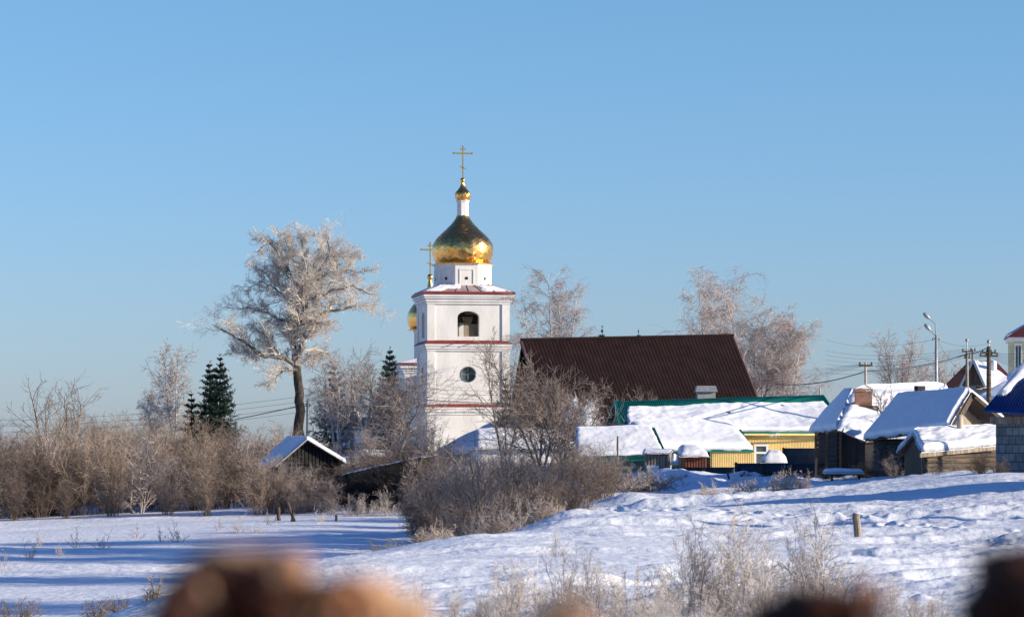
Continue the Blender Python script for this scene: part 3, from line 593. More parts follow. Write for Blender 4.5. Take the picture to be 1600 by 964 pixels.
# fence of blue grey boards, in two runs
def fence():
    t = thing('blue_plank_fence', 'dark blue grey board fence in shade below the yellow house', 'fence', P(1165, 745, 155)); m = MB()
    a, b = P(1052, 0, 160), P(1146, 0, 157); wallbox(m, a, b, -2.4, zy(731, 158), .05); m.ribs(wallquad(a, b, -2.4, zy(731, 158)), 26, .8, .02); m.build('boards', 'bluefence', t); m = MB()
    c, d = P(1150, 0, 152), P(1285, 0, 148); wallbox(m, c, d, -2.4, zy(725, 150), .05); m.ribs(wallquad(c, d, -2.4, zy(725, 150)), 34, .8, .02); m.build('boards', 'bluefence', t)
    for px, d_, y in ((1052, 160, 729), (1100, 158.4, 730), (1150, 151.9, 722), (1190, 150.7, 724), (1236, 149.3, 724), (1283, 147.9, 723)):
        m = MB(); m.box(Fr(P(px, 690, d_ - .12)), -.07, .07, -.07, .07, -2.5, zy(y, d_)); m.build('post', 'darkwood', t)
    m = MB(); m.tube([P(1148, 725, 151.7), P(1286, 724.5, 147.7)], .05, 4); m.tube([P(1050, 731, 159.8), P(1148, 731, 156.8)], .045, 4); m.build('rail', 'bluefence', t)
    t = thing('grey_panel_fence', 'taller slate blue sheet fence against the yellow wall left of the log house', 'fence', P(1255, 725, 158)); m = MB()
    a, b = P(1224, 0, 160), P(1290, 0, 157.5); wallbox(m, a, b, -2, zy(700, 159), .04); m.ribs(wallquad(a, b, -2, zy(700, 159)), 22, .5, .03); m.build('panels', 'bluefence', t)
    m = MB(); m.box(Fr(P(1224, 690, 159.9)), -.05, .05, -.06, .04, -2, zy(699, 160)); m.build('post', 'darkwood', t)
    o = thing('snow_heap', 'rounded snow heap on a low roof between window and slate fence', 'snow heap', P(1210, 735, 158)); m = MB()
    f = Fr(P(1214, 690, 156)); snow_patch([f(-.85, 0, zy(723, 156)), f(.55, 0, zy(723, 156)), f(.5, 2.2, zy(718, 156)), f(-.4, 2.2, zy(718, 156))], .5, 3, 26, 18, .5, .12).build('snow', 'roofsnow', o, True)
    m.box(f, -.75, .5, .1, 2, -2, zy(723.5, 156)); m.build('low_roof', 'darkwood', o)
fence()

# log house with the big brick chimney
def log_house():
    t = thing('log_house', 'dark log house with snow roof part in shade and a big square brick chimney', 'log house', P(1340, 740, 142))
    A, B, Cc, Dd, E, Fq, Gb = P(1266, 674, 152), P(1309, 671, 142), P(1353, 689, 141), P(1475, 684, 144), P(1336, 612, 150), P(1478, 606, 154), P(1300, 674, 160)
    m = MB(); m.slab([A, B, E - np.array((0, 0, .0)), E + np.array((0, .05, 0))], .1); m.slab([B, Cc, Dd, Fq], .1); m.slab([B, Fq, E, E + np.array((0, .05, 0))], .1)
    m.slab([Gb, A, E, E + np.array((.02, 0, 0))], .1); m.slab([P(1470, 672, 166), Gb, E, Fq], .1); m.build('roof', 'darkwood', t)
    e = E + np.array((0, 0, .0))
    snow_patch([A, B, e, e + np.array((-.35, 1.2, 0))], .24, 41, 40, 36, .30, .10, over=.06).build('roof_snow', 'roofsnow', t, True)
    Bq = B + (Fq - B) * 0
    snow_patch([B + (Cc - B) * .0, Cc, Fq, e], .26, 44, 60, 50, .30, .55, over=.06).build('roof_snow', 'roofsnow', t, True)
    snow_patch([Cc, Dd, Fq + np.array((0, 0, .0)), Fq + np.array((-.5, 0, 0))], .22, 46, 40, 30, .30, .3, over=.0).build('roof_snow', 'roofsnow', t, True)
    m = MB(); a1, b1, c1 = A + np.array((.45, .2, 0)), B + np.array((.1, .35, 0)), Cc + np.array((0, .3, 0))
    wallbox(m, a1, b1, -2.5, A[2] - .05, .25)
    v = lambda p, z: np.array((p[0], p[1], z))
    m.hexa([v(b1, -2.5), v(c1, -2.5), v(c1 + np.array((0, .2, 0)), -2.5), v(b1 + np.array((0, .2, 0)), -2.5), v(b1, B[2] - .1), v(c1, Cc[2] - .1), v(c1 + np.array((0, .2, 0)), Cc[2] - .1), v(b1 + np.array((0, .2, 0)), B[2] - .1)])
    d1 = Dd + np.array((0, .3, 0)); wallbox(m, c1, d1, -2.5, min(Cc[2], Dd[2]) - .05, .2)
    for k in range(9):
        zz = -1.6 + k * .24; m.tube([v(a1, zz), v(b1, zz)], .13, 6)
    m.build('wall', 'tarwood', t)
    for px in (1275, 1292, 1313):
        m = MB(); m.box(Fr(P(px, 690, 141.8)), -.06, .06, -.06, .06, -2.4, zy(674, 142)); m.build('post', 'darkwood', t)
    f = Fr(P(1349, 690, 146.5), -4); s = 146.5 / F; z = lambda y: (690 - y) * s; ch = MB()
    ch.box(f, -.42, .42, -.42, .42, z(642), z(612)); ch.box(f, -.455, .455, -.455, .455, z(612), z(607.5)); ch.box(f, -.47, .47, -.47, .47, z(645), z(637)); c = ch.build('chimney', 'brick', t)
    ch = MB(); ch.box(f, -.3, .3, -.3, .3, z(608), z(607.2)); ch.build('flue', 'black', c)
    m = MB(); m.box(f, -.66, .72, -.60, .7, z(650), z(634)); m.build('bare_roof_patch', 'darkwood', t)
log_house()

# second house, broad snow slope in shade with plank gable
def shade_house():
    t = thing('plank_gable_house', 'house with a broad shaded snow slope and a weathered plank gable on its right', 'house', P(1470, 730, 132))
    pk = P(1515, 612, 131); E1 = P(1482, 668, 127); E0 = P(1350, 686, 134.5); R0 = P(1404, 621, 137); RE = P(1572, 660, 135); RB = P(1450, 640, 141)
    m = MB(); m.slab([E0, E1, pk, R0], .14); m.slab([RE, RB, R0, pk], .14); m.build('roof', 'darkwood', t)
    snow_patch([E0, E1, pk, R0], .24, 51, 80, 50, .22, .08, over=.03).build('roof_snow', 'roofsnow', t, True)
    snow_patch([RE, RB, R0, pk], .26, 53, 40, 30, .3, .15, over=.03).build('roof_snow', 'roofsnow', t, True)
    i = np.array((-.42, .75, -.2)); m = MB(); m.prism([E1 + i + np.array((.3, 0, .1)), RE + i + np.array((-.5, 0, .1)), pk + i * 1.1 + np.array((0, 0, -.12))], np.array((-.05, .12, 0)))
    m.build('gable_planks', 'greywood', t)
    m = MB(); a = E1 + i + np.array((.2, 0, 0)); b = RE + i + np.array((-.4, 0, 0)); c = E0 + np.array((.6, .5, 0)); wallbox(m, a, b, -2.5, a[2] + .2, .2); wallbox(m, c, a, -2.5, E0[2] - .05, .2)
    for k in range(9): m.tube([np.array((c[0], c[1], -1.9 + k * .24)), np.array((a[0], a[1], -1.9 + k * .24))], .13, 6)
    m.build('wall', 'tarwood', t)
    m = MB(); d = nrm(pk - E1); m.slab([E1 + np.array((.02, -.05, -.14)), E1 + np.array((.10, -.05, -.12)), pk + np.array((.1, -.05, -.05)), pk + np.array((0, -.05, -.14))], .3)
    m.slab([pk + np.array((0, -.05, -.1)), pk + np.array((.1, -.05, 0)), RE + np.array((.1, -.05, .0)), RE + np.array((0, -.05, -.14))], .3); m.build('verge_board', 'darkwood', t)
    f = Fr(P(1437, 690, 135.3), 20); s = 135.3 / F; z = lambda y: (690 - y) * s; ch = MB(); ch.box(f, -.15, .15, -.15, .15, z(640), z(610)); c = ch.build('chimney', 'brick', t)
    ch = MB(); ch.box(f, -.19, .19, -.19, .19, z(610), z(603)); ch.build('chimney_cap', 'black', c)
shade_house()

# low log shed in front
def front_shed():
    t = thing('log_shed', 'low log shed with a thick lit snow roof and tan pipe, nearest on the right', 'shed', P(1490, 745, 118))
    A, B, Cc, D, E = P(1438, 706, 115), P(1570, 694, 118.5), P(1566, 672, 121.5), P(1427, 678, 118.5), P(1402, 706, 122.5)
    m = MB(); m.slab([A, B, Cc, D], .12); m.slab([P(1545, 700, 126), E, D, Cc], .12); m.build('roof', 'darkwood', t)
    snow_patch([A + np.array((0.05, 0, 0)), B, Cc, D], .26, 61, 90, 30, .26, .25, over=.05).build('roof_snow', 'roofsnow', t, True)
    snow_patch([P(1545, 700, 126), E, D, Cc], .26, 63, 40, 20, .3, .15, over=.05).build('roof_snow', 'roofsnow', t, True)
    a = A + np.array((.28, .45, 0)); b = B + np.array((-.2, .45, 0)); e = E + np.array((.3, 0, 0)); zt = zy(705, 116)
    m = MB(); wallbox(m, a, b, -2.2, zt, .2)
    for k in range(6): m.tube([np.array((a[0], a[1], -1.55 + k * .2)), np.array((b[0], b[1], -1.55 + k * .2))], .11, 7)
    m.build('log_wall', 'logwood', t)
    m = MB(); m.prism([np.array((e[0], e[1], -2.2)), np.array((a[0] - .1, a[1], -2.2)), np.array((a[0] - .1, a[1], A[2] - .1)), D + np.array((0.1, .1, -.2)), np.array((e[0], e[1], E[2] - .1))], np.array((.12, .02, 0)))
    m.build('gable_wall', 'darkwood', t)
    m = MB(); m.slab([A + np.array((0, -.05, -.22)), B + np.array((0, -.05, -.2)), B + np.array((0, -.05, -.02)), A + np.array((0, -.05, -.04))], .06); m.build('eave_board', 'greywood', t)
    for k, px in enumerate((1444, 1490)): m = MB(); m.box(Fr(P(px, 690, 115.7 + k * 1.2)), -.1, .1, -.08, .1, -2.2, zt); m.build('post', 'greywood', t)
    m = MB(); c = P(1500, 690, 119.3); c[2] = 0; m.lathe(c, [(.13, zy(690, 119)), (.13, zy(648, 119)), (.10, zy(648, 119)), (.10, zy(649, 119))], 16); m.build('flue_pipe', 'pipe', t, True)
front_shed()

def block_house():
    t = thing('block_house', 'grey block house with a blue metal roof at the right edge', 'house', P(1600, 735, 103))
    a = P(1556, 0, 104); b = P(1650, 0, 101.6); m = MB(); dirv = nrm((b - a) * np.array((1, 1, 0)))
    far = a + np.array((.9, 4, 0)); far2 = b + np.array((.9, 4, 0))
    v = lambda p, z: np.array((p[0], p[1], z)); zt = zy(662, 103)
    m.hexa([v(a, -2.2), v(b, -2.2), v(far2, -2.2), v(far, -2.2), v(a, zt), v(b, zt), v(far2, zt), v(far, zt)]); m.build('block_wall', 'block', t)
    m = MB(); e = np.array((-.25, -.25, 0)); m.hexa([v(a + e, zt), v(b + np.array((.2, -.3, 0)), zt), v(far2, zt), v(far + np.array((-.3, 0, 0)), zt), v(a + e, zt + .25), v(b + np.array((.2, -.3, 0)), zt + .25), v(far2, zt + .25), v(far + np.array((-.3, 0, 0)), zt + .25)]); m.build('eave_beam', 'greywood', t)
    A = P(1536, 641, 103); Bq = P(1662, 650, 100.5); R = P(1604, 562, 105); Lb = P(1545, 641, 109)
    m = MB(); R2 = P(1654, 562, 105); m.slab([A, Bq, R2, R], .07); m.slab([Lb, A, R, R + np.array((0, .05, 0))], .07); m.ribs([A, Bq, R2, R], 26, .3, .03)
    rf = m.build('blue_roof', 'bluemetal', t)
    def on(u, w): return A * (1 - u) * (1 - w) + Bq * u * (1 - w) + R2 * u * w + R * (1 - u) * w
    snow_patch([on(.04, .30), on(.14, .32), on(.62, .98), on(.0, .98)], .16, 71, 30, 30, .22, .3).build('roof_snow', 'roofsnow', rf, True)
block_house()

# houses far behind on the right
def far_right():
    t = thing('yellow_upper_house', 'pale yellow upper storey with tall window and dark red roof at far right edge', 'house', P(1600, 640, 240)); s = 240 / F; z = lambda y: (690 - y) * s
    f = Fr(P(1612, 690, 240), -8); m = MB(); m.box(f, -1.75, 3, 0, 6, -.5, z(533)); m.build('wall', 'paleyellow', t)
    m = MB(); m.box(f, -1.95, 3.1, -.2, 6.1, z(533), z(527)); m.build('cornice', 'white', t)
    m = MB(); m.hexa([f(-2.1, -.4, z(527)), f(3.2, -.4, z(527)), f(3.2, 6.3, z(527)), f(-2.1, 6.3, z(527)), f(.4, 2, z(497)), f(1.5, 2, z(497)), f(1.5, 4, z(497)), f(.4, 4, z(497))]); rf = m.build('roof', 'oldred', t)
    snow_patch([f(-2.1, 6, z(526)), f(-2.1, -.3, z(526)), f(.3, 2, z(499)), f(.3, 4, z(499))], .15, 5, 20, 16, .2).build('roof_snow', 'roofsnow', rf, True)
    for x in (-1.1, .1, 1.2):
        m = MB(); m.box(f, x - .22, x + .22, -.03, .05, z(575), z(541)); wn = m.build('window', 'glass', t)
        m = MB(); m.box(f, x - .3, x - .22, -.08, .05, z(577), z(539)); m.box(f, x + .22, x + .3, -.08, .05, z(577), z(539)); m.box(f, x - .31, x + .31, -.09, .05, z(539), z(536.5)); m.box(f, x - .02, x + .02, -.06, .02, z(575), z(541)); m.build('window_frame', 'white', wn)
    t = thing('red_roof_house', 'far house with red roof and a small white edged dormer behind the poles', 'house', P(1545, 640, 212)); s = 212 / F; z = lambda y: (690 - y) * s
    f = Fr(P(1560, 690, 212), 12); m = MB(); m.box(f, -1.5, 1.3, 0, 5, -.5, z(602)); m.build('wall', 'greygreen', t)
    m = MB(); m.slab([f(-1.9, -.6, z(607)), f(1.6, -.6, z(607)), f(1.0, 3.2, z(561)), f(-1.1, 3.2, z(563))], .12); m.slab([f(1.6, 7, z(607)), f(-1.9, 7, z(607)), f(-1.1, 3.2, z(563)), f(1.0, 3.2, z(561))], .12); rf = m.build('roof', 'oldred', t)
    snow_patch([f(-1.85, -.55, z(607)), f(1.5, -.55, z(607)), f(.2, 2.6, z(568)), f(-1.1, 3.0, z(565))], .22, 15, 30, 20, .3, .3).build('roof_snow', 'roofsnow', rf, True)
    g = Fr(P(1519, 690, 209), -12); zz = z
    m = MB(); m.prism([g(-.72, 0, zz(604)), g(.75, 0, zz(602)), g(.1, 0, zz(568))], g.y * 2.5); d = m.build('dormer', 'darkwood', t)
    m = MB(); m.hexa([g(-.95, -.15, zz(606)), g(-.78, -.15, zz(606)), g(-.78, 2.5, zz(606)), g(-.95, 2.5, zz(606)), g(.0, -.15, zz(564)), g(.12, -.15, zz(566)), g(.12, 2.5, zz(566)), g(.0, 2.5, zz(564))])
    m.hexa([g(.8, -.15, zz(604)), g(.97, -.15, zz(604)), g(.97, 2.5, zz(604)), g(.8, 2.5, zz(604)), g(.02, -.15, zz(566)), g(.16, -.15, zz(564)), g(.16, 2.5, zz(564)), g(.02, 2.5, zz(566))]); m.build('barge_board', mat('pale_board', (.38, .42, .47), .8), d)
    m = MB(); c = f(.25, 1.6, 0); m.lathe(c, [(.22, z(584)), (.24, z(566)), (.18, z(563)), (.03, z(562))], 14); m.build('snowy_vent', 'roofsnow', t, True)
    t = thing('snow_roof_house', 'house under a plain shaded snow slope just behind the tall pole on the right', 'house', P(1580, 660, 190)); s = 190 / F; z = lambda y: (690 - y) * s
    f = Fr(P(1580, 690, 190), -24); m = MB(); m.box(f, -2.3, 3.5, .3, 5, -.6, z(625)); m.build('wall', 'darkwood', t)
    m = MB(); q = [f(-2.6, 0, z(627)), f(4, 0, z(627)), f(4, 3, z(575)), f(.6, 3, z(577))]; m.slab(q, .1); m.build('roof', 'darkwood', t)
    snow_patch(q, .3, 19, 40, 20, .35, .2).build('roof_snow', 'roofsnow', t, True)
far_right()

# left side: open hut with a snowy gable, red hut, far roof
def left_hut():
    t = thing('open_hut', 'dark plank hut with snow edged gable standing on open posts', 'hut', P(490, 785, 163)); d = 163; s = d / F; z = lambda y: (690 - y) * s
    f = Fr(P(478, 690, d), 16)
    m = MB(); pk = f(0, 0, z(686)); l = f(-1.75, 0, z(727)); r = f(2.25, 0, z(723)); bk = f.y * 4.5
    ov = -f.y * .35
    m.slab([l + ov, pk + ov, pk + bk, l + bk], .1); m.slab([pk + ov, r + ov, r + bk, pk + bk], .1); rf = m.build('roof', 'darkwood', t)
    snow_patch([r + ov, r + bk, pk + bk, pk + ov], .17, 3, 30, 24, .12, .1).build('roof_snow', 'roofsnow', rf, True)
    snow_patch([l + bk, l + ov, pk + ov, pk + bk], .22, 4, 30, 24, .2, .2).build('roof_snow', 'roofsnow', rf, True)
    m = MB(); m.prism([l + np.array((.2, .1, 0)), r + np.array((-.3, .1, 0)), pk - np.array((0, -.1, .18))], f.y * .08); [m.box(f, x, x + .15, -.02 - .01 * (k_ % 2), .12, z(726), z(726) + max(.1, (1.35 - abs(x + .07) * .62))) for k_, x in enumerate(np.arange(-1.3, 1.5, .21))]
    m.box(f, -1.6, 2.05, .1, 4, z(748), z(724)); m.build('gable_planks', 'tarwood', t)
    m = MB(); m.box(f, -1.75, 2.2, -.05, .1, z(751), z(746)); m.build('cross_beam', 'darkwood', t)
    for x in (-1.6, -.9, 1.25, 1.85):
        for y in (0., 3.6): m = MB(); m.box(f, x, x + .11, y, y + .11, -4.6, z(748)); m.build('post', 'darkwood', t)
    m = MB(); m.box(f, .75, 1.75, -.1, .7, z(789), z(765)); m.build('red_box', 'redwood', t)
    snow_patch([f(-1.6, .3, z(775)), f(1.1, .3, z(775)), f(1.1, 3.5, z(757)), f(-1.6, 3.5, z(757))], .2, 7, 20, 14, .3, .3).build('snow_heap', 'roofsnow', t, True)
    t = thing('dark_shed', 'long low dark shed in deep shade right of the open hut', 'shed', P(595, 780, 160)); f = Fr(P(595, 690, 160), -14); s = 160 / F; z = lambda y: (690 - y) * s
    m = MB(); m.hexa([f(-2.2, 0, -4), f(2.3, 0, -4), f(2.3, 3, -4), f(-2.2, 3, -4), f(-2.2, 0, z(742)), f(2.3, 0, z(714)), f(2.3, 3, z(714)), f(-2.2, 3, z(742))]); m.ribs([f(-2.2, 0, -4), f(2.3, 0, -4), f(2.3, 0, z(715)), f(-2.2, 0, z(743))], 26, .8, .03); m.build('wall', 'tarwood', t)
    snow_patch([f(-2.3, .2, z(742)), f(2.4, .2, z(714)), f(2.4, 3, z(710)), f(-2.3, 3, z(738))], .08, 8, 50, 12, .2, .7).build('roof_snow', 'roofsnow', t, True)
    t = thing('red_hut', 'little red hut with snow on its roof between the trees left of the tower', 'hut', P(588, 735, 200)); f = Fr(P(588, 690, 200), 5); s = 200 / F; z = lambda y: (690 - y) * s
    m = MB(); m.box(f, -1, .95, 0, 2, -2, z(712)); m.build('wall', 'redwood', t)
    m = MB(); m.box(f, -.75, -.2, -.03, .05, z(730), z(717)); w_ = m.build('window', 'glass', t); m = MB(); m.box(f, -.8, -.15, -.06, -.03, z(717), z(715.5)); m.box(f, -.5, -.45, -.06, -.03, z(730), z(717)); m.build('window_frame', 'white', w_)
    m = MB(); q = [f(-1.2, -.3, z(712)), f(1.2, -.3, z(712)), f(1.1, 2.2, z(707)), f(-1.1, 2.2, z(707))]; m.slab(q, .1); m.build('roof', 'redwood', t); snow_patch(q, .2, 3, 20, 12, .3).build('roof_snow', 'roofsnow', t, True)
    t = thing('teal_roof_house', 'distant house with a teal roof glimpsed between the frosted trees', 'house', P(560, 700, 250)); f = Fr(P(560, 690, 250), 5); s = 250 / F; z = lambda y: (690 - y) * s
    m = MB(); m.box(f, -1.6, 1.6, 0, 4, -2, z(668)); m.build('wall', 'white', t)
    m = MB(); m.slab([f(-1.9, -.3, z(670)), f(1.9, -.3, z(670)), f(1.9, 2, z(652)), f(-1.9, 2, z(652))], .1); m.build('roof', 'green', t)
    # snowed-in roofs below the tower
    t = thing('blue_shaded_roof_house', 'snowed in house roof in blue shade just below the bell tower', 'house', P(745, 720, 205)); f = Fr(P(752, 690, 203), -38); s = 203 / F; z = lambda y: (690 - y) * s
    m = MB(); m.box(f, -3.6, 1.4, .3, 5, -2.5, z(703)); m.build('wall', 'greygreen', t)
    q = [f(-4.4, 0, z(712)), f(1.4, 0, z(704)), f(1.2, 3.2, z(658)), f(-1.6, 3.2, z(664))]; m = MB(); m.slab(q, .1); m.slab([f(1.4, 6, z(704)), f(-4, 6, z(704)), q[3], q[2]], .1); m.build('roof', 'darkwood', t); snow_patch(q, .35, 13, 50, 30, .4, .15).build('roof_snow', 'roofsnow', t, True)
    t = thing('low_white_house', 'low building with a lit white snow roof behind the big bush', 'house', P(830, 720, 190)); f = Fr(P(832, 690, 190), 8); s = 190 / F; z = lambda y: (690 - y) * s
    m = MB(); m.box(f, -3.5, 4.2, .4, 4, -2.5, z(700)); m.build('wall', 'white', t)
    q = [f(-3.8, 0, z(701)), f(4.4, 0, z(699)), f(4.2, 3, z(679)), f(-3.4, 3, z(677))]; m = MB(); m.slab(q, .1); m.build('roof', 'concrete', t); snow_patch(q, .35, 23, 60, 24, .4, .25).build('roof_snow', 'roofsnow', t, True)
left_hut()

# buildings standing just outside the right edge; their shade falls across the slope
def side_house(name, label, x0, x1, y0, y1, h, yaw=0):
    c = np.array(((x0 + x1) / 2, (y0 + y1) / 2, 0)); z0 = float(gz(c[0], c[1])); t = thing(name, label, 'shed', (c[0], c[1], z0)); f = Fr((c[0], c[1], z0), yaw); a = (x1 - x0) / 2; b = (y1 - y0) / 2
    m = MB(); m.box(f, -a, a, -b, b, -.5, h * .6); m.prism([f(-a, -b, h * .6), f(-a, b, h * .6), f(-a, 0, h - .1)], f.x * 2 * a); m.build('wall', 'darkwood', t)
    m = MB(); q = [f(-a - .2, -b - .3, h * .55), f(a + .2, -b - .3, h * .55), f(a + .2, 0, h), f(-a - .2, 0, h)]; q2 = [f(a + .2, b + .3, h * .55), f(-a - .2, b + .3, h * .55), f(-a - .2, 0, h), f(a + .2, 0, h)]; m.slab(q, .08); m.slab(q2, .08); m.build('roof', 'darkwood', t)
    snow_patch(q, .3, 3, 20, 12).build('roof_snow', 'roofsnow', t, True); snow_patch(q2, .3, 3, 20, 12).build('roof_snow', 'roofsnow', t, True)
side_house('plank_barn', 'dark plank barn with snow roof beyond the right edge', 19.2, 25, 84.5, 88.5, 3.2)
# ------------------------------------------------------------ trees and shrubs
def spawn(Pn, R, n, ang, asd, lr, S=3, up=0., wander=.15, rr=.55, tmin=.2, tmax=1., fall=.4, rmin=.006, r=None, lsd=.3, tip=.35, flat=None):
    r = r or rng; N, SP, _ = Pn.shape; idx = np.repeat(np.arange(N), n); M_ = len(idx)
    t = tmin + (tmax - tmin) * ((np.tile(np.arange(n), N) + r.random(M_)) / n)
    sg = np.clip(t, 0, .9999) * (SP - 1); i = sg.astype(int); f = (sg - i)[:, None]
    pos = Pn[idx, i] * (1 - f) + Pn[idx, i + 1] * f; tan = nrm(Pn[idx, i + 1] - Pn[idx, i]); rad = R[idx, i] * (1 - f[:, 0]) + R[idx, i + 1] * f[:, 0]
    per = nrm(np.cross(tan, r.normal(size=(M_, 3)))); a = np.radians(r.normal(ang, asd, M_))[:, None]
    d = nrm(tan * np.cos(a) + per * np.sin(a)); pl = np.linalg.norm(np.diff(Pn, axis=1), axis=2).sum(1)[idx]
    L = pl * lr * (1 - fall * t) * np.clip(r.normal(1, lsd, M_), .4, 1.8)
    out = np.empty((M_, S + 1, 3)); out[:, 0] = pos
    for k in range(S):
        d = nrm(d + r.normal(size=(M_, 3)) * wander + np.array((0, 0, up))); out[:, k + 1] = out[:, k] + d * (L / S)[:, None]
    r0 = np.maximum(rad * rr, rmin); RR = r0[:, None] * (1 - (1 - tip) * np.linspace(0, 1, S + 1)[None]); return out, np.maximum(RR, rmin * .6)
def join(parts, k): 
    V = []; Q = []; n = 0
    for (Pn, R), kk in zip(parts, k):
        v, q = tubes(Pn, R, kk); V.append(v); Q.append(q + n); n += len(v)
    return np.concatenate(V), np.concatenate(Q)
def resamp(pts, S):
    pts = np.asarray(pts, float); s = np.concatenate([[0], np.cumsum(np.linalg.norm(np.diff(pts, axis=0), axis=1))]); q = np.linspace(0, s[-1], S + 1)
    return np.stack([np.interp(q, s, pts[:, k]) for k in range(3)], -1)
def limbs(defs, d, S=14, seed=1, jit=.12):
    """defs: list of (pixel polyline, r0, r1, depth offset at the end)"""
    r = np.random.default_rng(seed); Ps = []; Rs = []
    for (pl, r0, r1, dd) in defs:
        n = len(pl); p = np.array([P(x, y, d) + np.array((0, dd * i / max(n - 1, 1), 0)) for i, (x, y) in enumerate(pl)]); q = resamp(p, S)
        q[1:-1] += r.normal(size=q[1:-1].shape) * jit * .5; Ps.append(q); Rs.append(np.linspace(r0, r1, S + 1))
    return np.array(Ps), np.array(Rs)

def big_tree():
    d = 236; o = P(467, 690, d); o[2] = -1
    t = thing('frosted_oak', 'tall frosted broadleaf tree with dark trunk towering left of the bell tower', 'tree', o)
    tr = [([(468, 715), (467, 690), (466, 665), (470, 640), (467, 612), (464, 572)], .43, .34, 0)]
    T, TR = limbs(tr, d, 16, 2, .10); TR[0, 0:5] *= 1.2
    L = [([(464, 575), (459, 545), (453, 495), (465, 460), (455, 430), (442, 400)], .30, .06, 1.0), ([(465, 575), (474, 530), (477, 500), (478, 468), (492, 441), (507, 415)], .30, .07, -1.2),
         ([(462, 572), (447, 558), (430, 556), (411, 557), (388, 537), (368, 526), (335, 508)], .22, .04, -1.5), ([(476, 516), (490, 500), (507, 487), (549, 480), (588, 474)], .17, .03, 1.5),
         ([(484, 468), (505, 460), (530, 453), (560, 452), (580, 462)], .11, .03, -2.0), ([(455, 500), (434, 499), (407, 485), (380, 478), (366, 482)], .12, .03, 2),
         ([(463, 450), (470, 420), (474, 395), (470, 366)], .12, .03, .4), ([(448, 425), (440, 400), (423, 382), (398, 396)], .08, .025, -1.5), ([(478, 460), (500, 425), (515, 397), (515, 372)], .10, .03, -1.0),
         ([(507, 415), (530, 402), (555, 395)], .07, .025, 1.5), ([(453, 470), (430, 450), (405, 440), (385, 450)], .09, .025, 1.5), ([(490, 440), (520, 425), (550, 425), (570, 430)], .08, .025, -1), ([(455, 440), (440, 420), (415, 425), (402, 415)], .06, .02, 1.6),
         ([(465, 580), (450, 576), (435, 585), (420, 603)], .06, .02, -1), ([(470, 570), (490, 555), (508, 552)], .06, .02, 1), ([(459, 545), (452, 520), (462, 480), (470, 450)], .14, .04, 3.0), ([(474, 530), (470, 500), (475, 460), (488, 410)], .14, .04, -3.2), ([(474, 520), (485, 500), (500, 505), (520, 510)], .09, .03, -3), ([(440, 557), (425, 540), (405, 520), (385, 505)], .09, .03, 2.5),
         ([(475, 500), (495, 470), (515, 440), (540, 440)], .1, .03, 3.5), ([(455, 480), (440, 460), (430, 430), (425, 400)], .1, .03, 3.2), ([(411, 557), (395, 550), (380, 555), (360, 545)], .07, .02, 1.0), ([(470, 420), (455, 390), (445, 376), (440, 366)], .07, .02, -1.4), ([(480, 440), (495, 400), (500, 378), (495, 364)], .07, .02, 1.6)]
    Lp, Lr = limbs(L, d, 14, 5, .16); r = np.random.default_rng(11)
    V, Q = join([(T, TR)], [12]); mesh_np('trunk', V, [Q], 'bark', t, True)
    V, Q = join([(Lp, Lr)], [7]); mesh_np('limbs', V, [Q], 'oaklimb', t, True)
    a = spawn(Lp, Lr, 18, 44, 12, .27, 6, .03, .12, .5, .08, 1, .25, .018, r)
    b = spawn(*a, 12, 38, 12, .48, 4, .02, .13, .6, .05, 1, .3, .010, r)
    c = spawn(*b, 8, 34, 14, .52, 3, .0, .14, .7, .05, 1, .3, .0075, r)
    c2 = spawn(*c, 2, 34, 14, .65, 2, .0, .14, .8, .2, .9, .3, .0065, r)
    V, Q = join([a, b, c, c2], [4, 3, 3, 3]); mesh_np('crown', V, [Q], 'frost', t)
big_tree()

def tree(name, label, px, ybase, ytop, d, spread, trunks, mt='birchtwig', mb='birch', droop=-.12, seed=1, n=(16, 8, 6), group=None, tw=.011, r0=None, lean=0, ang=42):
    r = np.random.default_rng(seed); o = P(px, ybase, d); H = (ybase - ytop) * d / F; t = thing(name, label, 'tree', o, group); Ps = []; Rs = []; r0 = r0 or H * .013; dn = (1.25, 1.2, 1.1) if mt == 'birchtwig' else (1.0, .95, .85); n = tuple(int(a_ * b_) for a_, b_ in zip(n, dn))
    for k in range(trunks):
        q = np.array([(0, 0, 0)] * 9, float); tz = np.linspace(0, 1, 9); ex = (k - (trunks - 1) / 2) * spread * .35 + r.normal(0, .2) + lean; ey = r.normal(0, spread * .25)
        hh = H * (1 if k == 0 else r.uniform(.72, .97)); q[:, 0] = ex * tz ** 1.2 + r.normal(0, .05, 9); q[:, 1] = ey * tz ** 1.2; q[:, 2] = hh * tz * .96; q[0] = 0; Ps.append(q + o); Rs.append(r0 * (1 - .85 * tz))
    T, TR = np.array(Ps), np.array(Rs); V, Q = join([(T, TR)], [8]); mesh_np('trunk', V, [Q], mb, t, True)
    a = spawn(T, TR, n[0], ang, 10, spread / H * .95, 6, .02, .10, .42, .22, 1., .55, .02, r)
    b = spawn(*a, n[1], 42, 14, .42, 4, droop * .5, .15, .6, .15, 1, .35, .012, r)
    c = spawn(*b, n[2], 40, 18, .62, 4, droop, .14, .7, .1, 1, .3, tw, r)
    parts = [b, c]; ks = [3, 3]
    if droop < -.1: e = spawn(*b, 8, 60, 20, .85, 4, droop * 3.0, .08, .6, .3, 1, .2, tw * .8, r); parts.append(e); ks.append(3)
    V, Q = join([a], [5]); mesh_np('limbs', V, [Q], mb, t, True)
    V, Q = join(parts, ks); mesh_np('crown', V, [Q], mt, t)
    return t
tree('birch', 'frosted weeping birch rising behind the left end of the brown barn roof', 874, 690, 425, 236, 4.2, 3, seed=3, n=(16, 9, 6), r0=.16)
